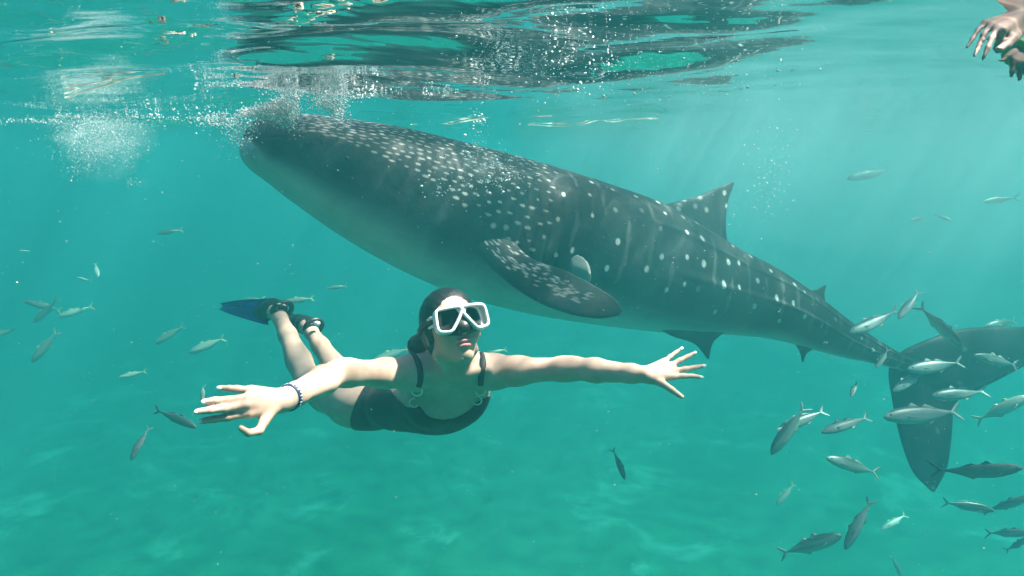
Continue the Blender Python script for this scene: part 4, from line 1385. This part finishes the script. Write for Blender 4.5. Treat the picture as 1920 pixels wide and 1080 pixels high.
def fish(head, tail, d, var, kind, label, dt=0.0, roll=0.0, parts=True, group='silver fish around the whale shark'):
    """head and tail pixel, distance of the head, extra distance of the tail"""
    d = min(max(0.40 * F / math.hypot(head[0] - tail[0], head[1] - tail[1]), 2.3), 7.5 if kind == 'pale' else 5.1) if d < 8 else d
    h = P(head[0], head[1], d); t = P(tail[0], tail[1], d + dt)
    ax = nrm(h - t); L = np.linalg.norm(h - t)
    c = (h + t) / 2
    y = CAM - c; y = nrm(y - ax * (y @ ax)); z = np.cross(ax, y)
    if z[2] < 0: y, z = -y, -z
    cr, sr = math.cos(roll), math.sin(roll)
    y, z = y * cr + z * sr, z * cr - y * sr
    M = Matrix(((ax[0], y[0], z[0], c[0]), (ax[1], y[1], z[1], c[1]), (ax[2], y[2], z[2], c[2]), (0, 0, 0, 1))) @ Matrix.Diagonal((L, L, L, 1))
    lib = FISH_LIB[var]

    def mk(name, key, mat, par=None):
        o = bpy.data.objects.new(name, lib[key])
        COL.objects.link(o)
        if not lib[key].materials: lib[key].materials.append(None)
        o.material_slots[0].link = 'OBJECT'
        o.material_slots[0].material = mat
        if par is not None: o.parent = par
        return o
    root = empty('fish')
    root.matrix_world = M
    tag(root, label, 'fish', group)
    mk('body', 'body', FISH_M[kind], root)
    fm = FISH_M['dark'] if kind == 'dark' else (FIN_YEL if kind == 'pale' else FIN_M)
    mk('tail_fin', 'tail_fin', fm, root)
    if parts:
        mk('dorsal_fin', 'dorsal_fin', fm, root); mk('anal_fin', 'anal_fin', fm, root)
        for sg in ('1', '-1'):
            mk('pectoral_fin', 'pectoral_fin' + sg, fm, root)
            mk('eye', 'eye' + sg, MATS['black_rubber'], root)
    return root


R_ = math.radians
# ---- right hand school, round the tail
fish((1684, 598), (1724, 546), 2.9, 0, 'silver', 'topmost small silver fish, tail up, above the whale shark\'s tail stalk', .10, R_(15))
fish((1594, 622), (1678, 590), 2.7, 1, 'silver', 'silver fish with white-tipped tail against the rear flank of the whale shark', .12, R_(20))
fish((1806, 654), (1722, 570), 2.6, 4, 'silver', 'silver fish diving to the right in front of the upper tail lobe', .05, R_(20))
fish((1702, 692), (1800, 682), 2.8, 3, 'silver', 'silver fish facing left across the root of the whale shark\'s tail', .05, R_(15))
fish((1824, 666), (1912, 686), 2.9, 4, 'silver', 'pale silver fish lying across the upper tail lobe near the right edge', .05, R_(10))
fish((1674, 734), (1734, 696), 3.1, 3, 'silver', 'silver fish rising to the right at the top of the lower tail lobe', .05, R_(15))
fish((1746, 742), (1851, 734), 2.9, 0, 'silver', 'silver fish with forked tail just above the clear one on the lower lobe', .04, R_(20))
fish((1656, 782), (1800, 772), 2.25, 0, 'silver', 'largest clear silver fish crossing the lower tail lobe, facing left', .05, R_(12))
fish((1930, 742), (1832, 790), 2.9, 3, 'pale', 'pale fish at the right edge swimming up to the right', .05, R_(15))
fish((1642, 690), (1666, 656), 3.3, 3, 'silver', 'tiny silver fish head-down under the tail stalk', .06, R_(15))
fish((1446, 852), (1508, 762), 2.3, 3, 'silver', 'silver fish plunging head-down right of the swimmer\'s outstretched hand', .05, R_(-20))
fish((1457, 808), (1550, 768), 2.7, 4, 'silver', 'fish half hidden behind the plunging silver fish', .06, R_(10))
fish((1539, 812), (1632, 779), 2.9, 4, 'dark', 'dark slim fish facing left between the diving fish and the tail lobe', .08, R_(25))
fish((1549, 858), (1647, 888), 2.9, 0, 'silver', 'silver fish heading up left below the slim dark fish', .06, R_(15))
fish((1584, 1031), (1632, 934), 2.9, 4, 'dark', 'dark fish standing head-down near the bottom edge', .08, R_(30))
fish((1579, 1003), (1464, 1040), 2.5, 3, 'silver', 'grey fish with raised back fin facing right near the bottom', .05, R_(10))
fish((1914, 874), (1764, 896), 2.4, 5, 'dark', 'long dark arched fish facing right beside the lower tail tip', .06, R_(25))
fish((1456, 946), (1489, 908), 4.2, 3, 'pale', 'faint small fish low between the hand and the bottom edge', .06, R_(10))
fish((1596, 746), (1606, 710), 4.3, 2, 'dark', 'faint little fish seen end-on left of the lower tail lobe', .10, R_(25))
fish((1650, 994), (1700, 964), 4.4, 4, 'pale', 'faint fish under the tip of the lower tail lobe', .06, R_(10))
fish((1866, 958), (1766, 940), 4.3, 4, 'silver', 'faint thin fish below the arched dark fish', .06, R_(20))
fish((1932, 928), (1852, 964), 3.0, 5, 'dark', 'blurred dark fish cut by the right edge below the arched one', .06, R_(20))
fish((1940, 1000), (1846, 998), 3.0, 4, 'dark', 'dark fish with pale tail cut by the lower right edge', .06, R_(25))
fish((1934, 1006), (1886, 1034), 3.4, 3, 'dark', 'lowest dark fish in the lower right corner', .06, R_(25), )
fish((1846, 612), (1908, 600), 4.6, 4, 'pale', 'faint fish above the upper tail lobe at the right', .06, R_(5))
fish((1846, 378), (1896, 372), 3.8, 5, 'pale', 'white arched little fish high at the right edge', .05, R_(0))
fish((1707, 413), (1737, 409), 4.2, 4, 'pale', 'faint pale sliver of a fish right of the dorsal fin', .08, R_(0))
fish((1784, 413), (1752, 403), 4.2, 4, 'pale', 'second faint pale sliver, pointing down right, below the hands', .08, R_(0))
fish((1588, 336), (1672, 317), 10.5, 4, 'dark', 'faint dark shadow of a fish beyond the dorsal fin', .10, R_(20))
fish((1690, 1080), (1672, 1042), 4.4, 3, 'pale', 'faint fish cut by the bottom edge right of the head-down dark fish', .06, R_(10))
# ---- below the swimmer
fish((1171, 900), (1153, 842), 4.0, 2, 'dark', 'lone dark fish standing head-down below the swimmer\'s outstretched arm', .10, R_(35))
# ---- left hand school
fish((44, 564), (114, 582), 4.2, 4, 'pale', 'pale fish crossing behind another one at the far left', .08, R_(5))
fish((62, 606), (110, 560), 3.9, 1, 'pale', 'pale fish arched over the crossing one at the far left', .06, R_(5))
fish((107, 595), (174, 574), 4.3, 4, 'pale', 'faint pale fish right of the crossing pair at left', .08, R_(5))
fish((-14, 630), (30, 617), 3.6, 3, 'pale', 'yellowish fish cut off by the left edge', .06, R_(5))
fish((59, 680), (108, 621), 3.3, 0, 'pale', 'yellowish pale fish diving at left above the dark ones', .06, R_(5))
fish((290, 645), (344, 611), 3.6, 0, 'pale', 'pale fish slanting down left of the swimmer\'s legs', .06, R_(5))
fish((353, 662), (422, 634), 3.2, 3, 'pale', 'pale fish with bright tail just left of the swimmer\'s shins', .06, R_(8))
fish((143, 520), (172, 527), 4.4, 4, 'pale', 'faint fleck of a fish at upper left, lying flat', .08, R_(5), False)
fish((185, 520), (178, 492), 4.2, 3, 'pale', 'small pale upright fish at upper left', .08, R_(5), False)
fish((222, 708), (274, 696), 4.9, 4, 'pale', 'very faint fish above the dark diving pair at left', .08, R_(5))
fish((369, 802), (294, 767), 3.6, 4, 'dark', 'dark fish sloping down towards the swimmer\'s fingertips', .08, R_(30))
fish((246, 864), (276, 798), 3.6, 2, 'dark', 'dark slim fish standing head-down at lower left', .10, R_(35))
fish((380, 752), (379, 722), 3.4, 4, 'dark', 'dark sliver of a fish behind the swimmer\'s fingertips', .16, R_(35), False)
fish((532, 566), (588, 559), 4.2, 4, 'pale', 'pale fish right behind the raised swim fins', .08, R_(5))
fish((446, 566), (497, 560), 4.5, 4, 'pale', 'faint pale fish behind the blue fin blade', .08, R_(5))
fish((700, 676), (768, 654), 3.4, 3, 'pale', 'pale fish showing behind the swimmer\'s shoulder and ponytail', .06, R_(8))
fish((908, 664), (950, 655), 3.8, 4, 'pale', 'pale sliver of a fish right of the swimmer\'s chin', .06, R_(5), False)
fish((294, 438), (342, 431), 4.8, 4, 'pale', 'thin pale fish under the bubble cloud', .08, R_(0), False)
fish((36, 470), (56, 471), 3.4, 3, 'pale', 'bright fleck of a fish near the left edge', .06, R_(0), False)
fish((612, 541), (650, 536), 4.9, 4, 'pale', 'faintest fish below the whale shark\'s pale belly', .08, R_(0), False)

# ------------------------------------------------------------------ bubbles, foam and drifting specks
OCT = np.array([(1, 0, 0), (-1, 0, 0), (0, 1, 0), (0, -1, 0), (0, 0, 1), (0, 0, -1)], float)
OCF = np.array([(0, 2, 4), (2, 1, 4), (1, 3, 4), (3, 0, 4), (2, 0, 5), (1, 2, 5), (3, 1, 5), (0, 3, 5)])


def speck_mesh(name, pts, rad, sq=None):
    pts = np.asarray(pts, float); n = len(pts)
    sc = np.ones((n, 3)) if sq is None else sq
    V = pts[:, None, :] + OCT[None] * (np.asarray(rad)[:, None] * 1.0)[:, :, None] * sc[:, None, :]
    Fq = (OCF[None] + (np.arange(n) * 6)[:, None, None]).reshape(-1, 3)
    return mesh(name, V.reshape(-1, 3), Fq)


def stuff(name, pts, rad, mat, label, cat, sq=None):
    o = obj(name, speck_mesh(name, pts, rad, sq), mat)
    tag(o, label, cat, kind='stuff')
    return o


BUB = simple_mat('air_bubble_white', (0.82, 0.85, 0.86), 0.25, 0.06, 50)
SPECK = simple_mat('drifting_speck', (0.70, 0.72, 0.68), 0.6, 0.1, 50)
rb = np.random.default_rng(77)


def px_cloud(n, fn):
    return np.array([P(*fn()) for _ in range(n)])


_blobs = [(rb.normal(195, 48), 222 + abs(rb.normal(0, 48)), rb.uniform(5, 26), rb.uniform(4, 14), rb.normal(3.35, 0.22), rb.uniform(.3, 1)) for _ in range(95)]
_bw = np.array([b[5] * b[2] for b in _blobs]); _bw /= _bw.sum()


def left_cloud():
    k = rb.choice(len(_blobs), p=_bw); b = _blobs[k]
    a_, c_ = rb.normal(0, 1), rb.normal(0, 1)
    return b[0] + a_ * b[2] + c_ * 4, b[1] + c_ * b[3] - 0.25 * a_ * b[3], b[4] + rb.normal(0, .06)


pts = px_cloud(13000, left_cloud)
pts = pts[pts[:, 2] < -0.01]
stuff('bubble_cloud', pts, rb.gamma(1.1, 0.00045, len(pts)) + 0.00028, BUB, 'pale cloud of fine bubbles sinking below the surface at left', 'bubbles')

# foam churned up round the mouth: wedge over the snout, tufts behind it, a drift of bubbles to the right
def clump(n, cx, cy, wx, wy, d, dd, slope=0.0):
    out = []
    while len(out) < n:
        a, b = rb.normal(0, 0.5), rb.normal(0, 0.5)
        x = cx + a * wx; y = cy + b * wy + slope * a * wx
        q = P(x, y, d + rb.normal(0, dd))
        if q[2] < 0.03: out.append(q)
    return out
pts = []
for _ in range(3800):                              # triangular wedge
    t = rb.random()**0.7; x = 450 + t * 104 + rb.normal(0, 7); y = 213 - 18 * t + rb.normal(0.25, 0.5) * (5 + 30 * t**1.6) + rb.normal(0, 2)
    pts.append(P(x, y, 3.22 + rb.normal(0, .05)))
pts += clump(650, 618, 190, 40, 18, 3.25, .06, -0.1) + clump(420, 628, 207, 22, 16, 3.25, .05, .6) + clump(350, 700, 172, 60, 12, 3.1, .08, -.15)
pts += clump(800, 858, 161, 48, 11, 2.95, .06, -0.22) + clump(260, 560, 170, 60, 12, 3.3, .08)
pts += clump(500, 420, 225, 60, 18, 3.3, .1) + clump(350, 448, 250, 36, 36, 3.25, .08)
for x0, x1, y0, n in ((0, 120, 226, 130), (100, 300, 217, 300), (290, 440, 222, 160)):
    for _ in range(n):
        pts.append(P(rb.uniform(x0, x1), y0 + rb.normal(0, 3.5), 3.9 + rb.normal(0, .1)))
pts = np.array(pts); pts = pts[pts[:, 2] < 0.05]
stuff('foam', pts, rb.gamma(3.0, 0.00075, len(pts)) + 0.0008, BUB, 'white foam churned up round the mouth of the whale shark', 'foam')

# bubbles rising past the head
pts = clump(60, 893, 235, 22, 50, 2.9, .05) + clump(150, 905, 300, 50, 36, 3.0, .06) + clump(130, 940, 330, 60, 36, 3.05, .06) + clump(50, 840, 345, 60, 30, 3.1, .05)
pts = np.array(pts)
rad = np.where(rb.random(len(pts)) < 0.12, rb.uniform(0.004, 0.0065, len(pts)), rb.uniform(0.001, 0.0026, len(pts)))
parts_ = []
for q, r in zip(pts, rad):
    v, f_ = sphere(q, r, 8, 6, (1.15, 1, 0.8)); parts_.append((v, f_))
o = obj('rising_bubbles', mesh('rising_bubbles', *join(parts_)), BUB)
tag(o, 'string of bubbles rising over the back of the whale shark', 'bubbles', kind='stuff')

# a wide drift of fine bubbles above the back, and specks all through the water
pts = clump(420, 1140, 115, 150, 70, 2.0, .25, -.15) + clump(260, 1290, 110, 220, 110, 2.2, .4) + clump(90, 1040, 95, 50, 40, 2.0, .1) + clump(160, 1440, 330, 60, 130, 2.6, .3, -.6)
pts = np.array(pts); pts = pts[pts[:, 2] < -0.005]
stuff('fine_bubbles', pts, rb.gamma(1.6, 0.00060, len(pts)) + 0.0005, BUB, 'drift of fine bubbles over the back of the whale shark', 'bubbles')
pts = px_cloud(5000, lambda: (rb.uniform(-100, 2020), rb.uniform(-60, 1140), rb.uniform(0.55, 4.5)))
pts = pts[(pts[:, 2] < -0.01)]
dcam = np.linalg.norm(pts - CAM, axis=1)
stuff('drifting_specks', pts, (rb.gamma(1.2, 0.00026, len(pts)) + 0.00022) * np.clip(dcam, .6, 2.5) / 1.6, SPECK, 'tiny pale specks drifting all through the water', 'specks',
      np.stack([rb.uniform(.6, 1.8, len(pts)), rb.uniform(.6, 1.2, len(pts)), rb.uniform(.5, 1.1, len(pts))], -1))


# flecks and thin lines added as surface glints, lit through from above
def glint_mat():
    m = bpy.data.materials.new('glint_film'); m.use_nodes = True
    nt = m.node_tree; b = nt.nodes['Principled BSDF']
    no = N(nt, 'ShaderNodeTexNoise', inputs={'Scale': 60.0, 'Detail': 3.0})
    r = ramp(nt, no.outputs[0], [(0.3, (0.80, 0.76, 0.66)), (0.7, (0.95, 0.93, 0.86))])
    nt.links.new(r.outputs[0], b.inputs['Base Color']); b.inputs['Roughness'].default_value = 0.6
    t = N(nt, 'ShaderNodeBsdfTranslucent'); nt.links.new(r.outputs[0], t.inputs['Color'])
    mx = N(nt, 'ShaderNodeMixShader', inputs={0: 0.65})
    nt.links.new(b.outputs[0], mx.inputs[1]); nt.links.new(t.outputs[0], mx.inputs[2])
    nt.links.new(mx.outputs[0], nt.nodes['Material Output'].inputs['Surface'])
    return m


GLINT_M = glint_mat()


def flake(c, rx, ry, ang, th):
    """an irregular thin lens for one added glint, floating on the waves"""
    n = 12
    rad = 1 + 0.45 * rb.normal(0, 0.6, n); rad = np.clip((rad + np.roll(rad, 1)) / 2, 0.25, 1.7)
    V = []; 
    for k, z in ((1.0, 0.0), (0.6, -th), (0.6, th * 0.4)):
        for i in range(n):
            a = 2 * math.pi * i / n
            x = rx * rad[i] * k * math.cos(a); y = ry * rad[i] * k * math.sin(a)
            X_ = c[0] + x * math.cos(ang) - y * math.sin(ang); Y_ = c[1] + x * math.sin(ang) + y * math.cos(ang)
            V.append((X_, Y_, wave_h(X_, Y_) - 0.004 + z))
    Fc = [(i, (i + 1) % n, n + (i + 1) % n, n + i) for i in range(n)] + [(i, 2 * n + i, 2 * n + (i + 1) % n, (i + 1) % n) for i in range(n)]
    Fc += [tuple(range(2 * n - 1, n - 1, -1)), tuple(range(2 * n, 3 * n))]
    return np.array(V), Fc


fl = []  # cream flecks standing in for sky seen through steep ripples
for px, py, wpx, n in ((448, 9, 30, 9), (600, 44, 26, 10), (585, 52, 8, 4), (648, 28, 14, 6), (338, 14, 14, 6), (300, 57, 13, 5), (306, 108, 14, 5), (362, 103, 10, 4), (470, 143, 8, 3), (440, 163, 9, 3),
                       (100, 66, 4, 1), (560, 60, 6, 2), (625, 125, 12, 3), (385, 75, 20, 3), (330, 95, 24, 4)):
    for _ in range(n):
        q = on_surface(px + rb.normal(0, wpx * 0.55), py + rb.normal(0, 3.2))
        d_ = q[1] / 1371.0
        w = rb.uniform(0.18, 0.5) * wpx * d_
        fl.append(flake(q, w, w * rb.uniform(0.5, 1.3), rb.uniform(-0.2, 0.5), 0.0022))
m = mesh('glint_flecks', *join(fl))
tag(obj('glint_flecks', m, GLINT_M), 'cream flecks added as sky glints on the rippled surface at upper left', 'foam', kind='stuff')
ln = []  # added ribbons that imitate caustic light along the crests
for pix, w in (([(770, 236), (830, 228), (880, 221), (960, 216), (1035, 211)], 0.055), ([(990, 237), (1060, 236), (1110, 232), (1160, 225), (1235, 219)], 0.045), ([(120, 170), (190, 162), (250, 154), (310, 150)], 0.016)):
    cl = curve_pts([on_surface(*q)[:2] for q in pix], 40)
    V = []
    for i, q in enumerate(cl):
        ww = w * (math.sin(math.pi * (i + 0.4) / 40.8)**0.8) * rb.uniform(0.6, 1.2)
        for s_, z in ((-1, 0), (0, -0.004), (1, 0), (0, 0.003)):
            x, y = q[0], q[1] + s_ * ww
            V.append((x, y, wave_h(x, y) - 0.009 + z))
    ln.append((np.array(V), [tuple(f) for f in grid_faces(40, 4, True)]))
m = mesh('glint_lines', *join(ln))
tag(obj('glint_lines', m, GLINT_M), 'thin pale lines added as glints along the wave crests above the whale shark', 'foam', kind='stuff')
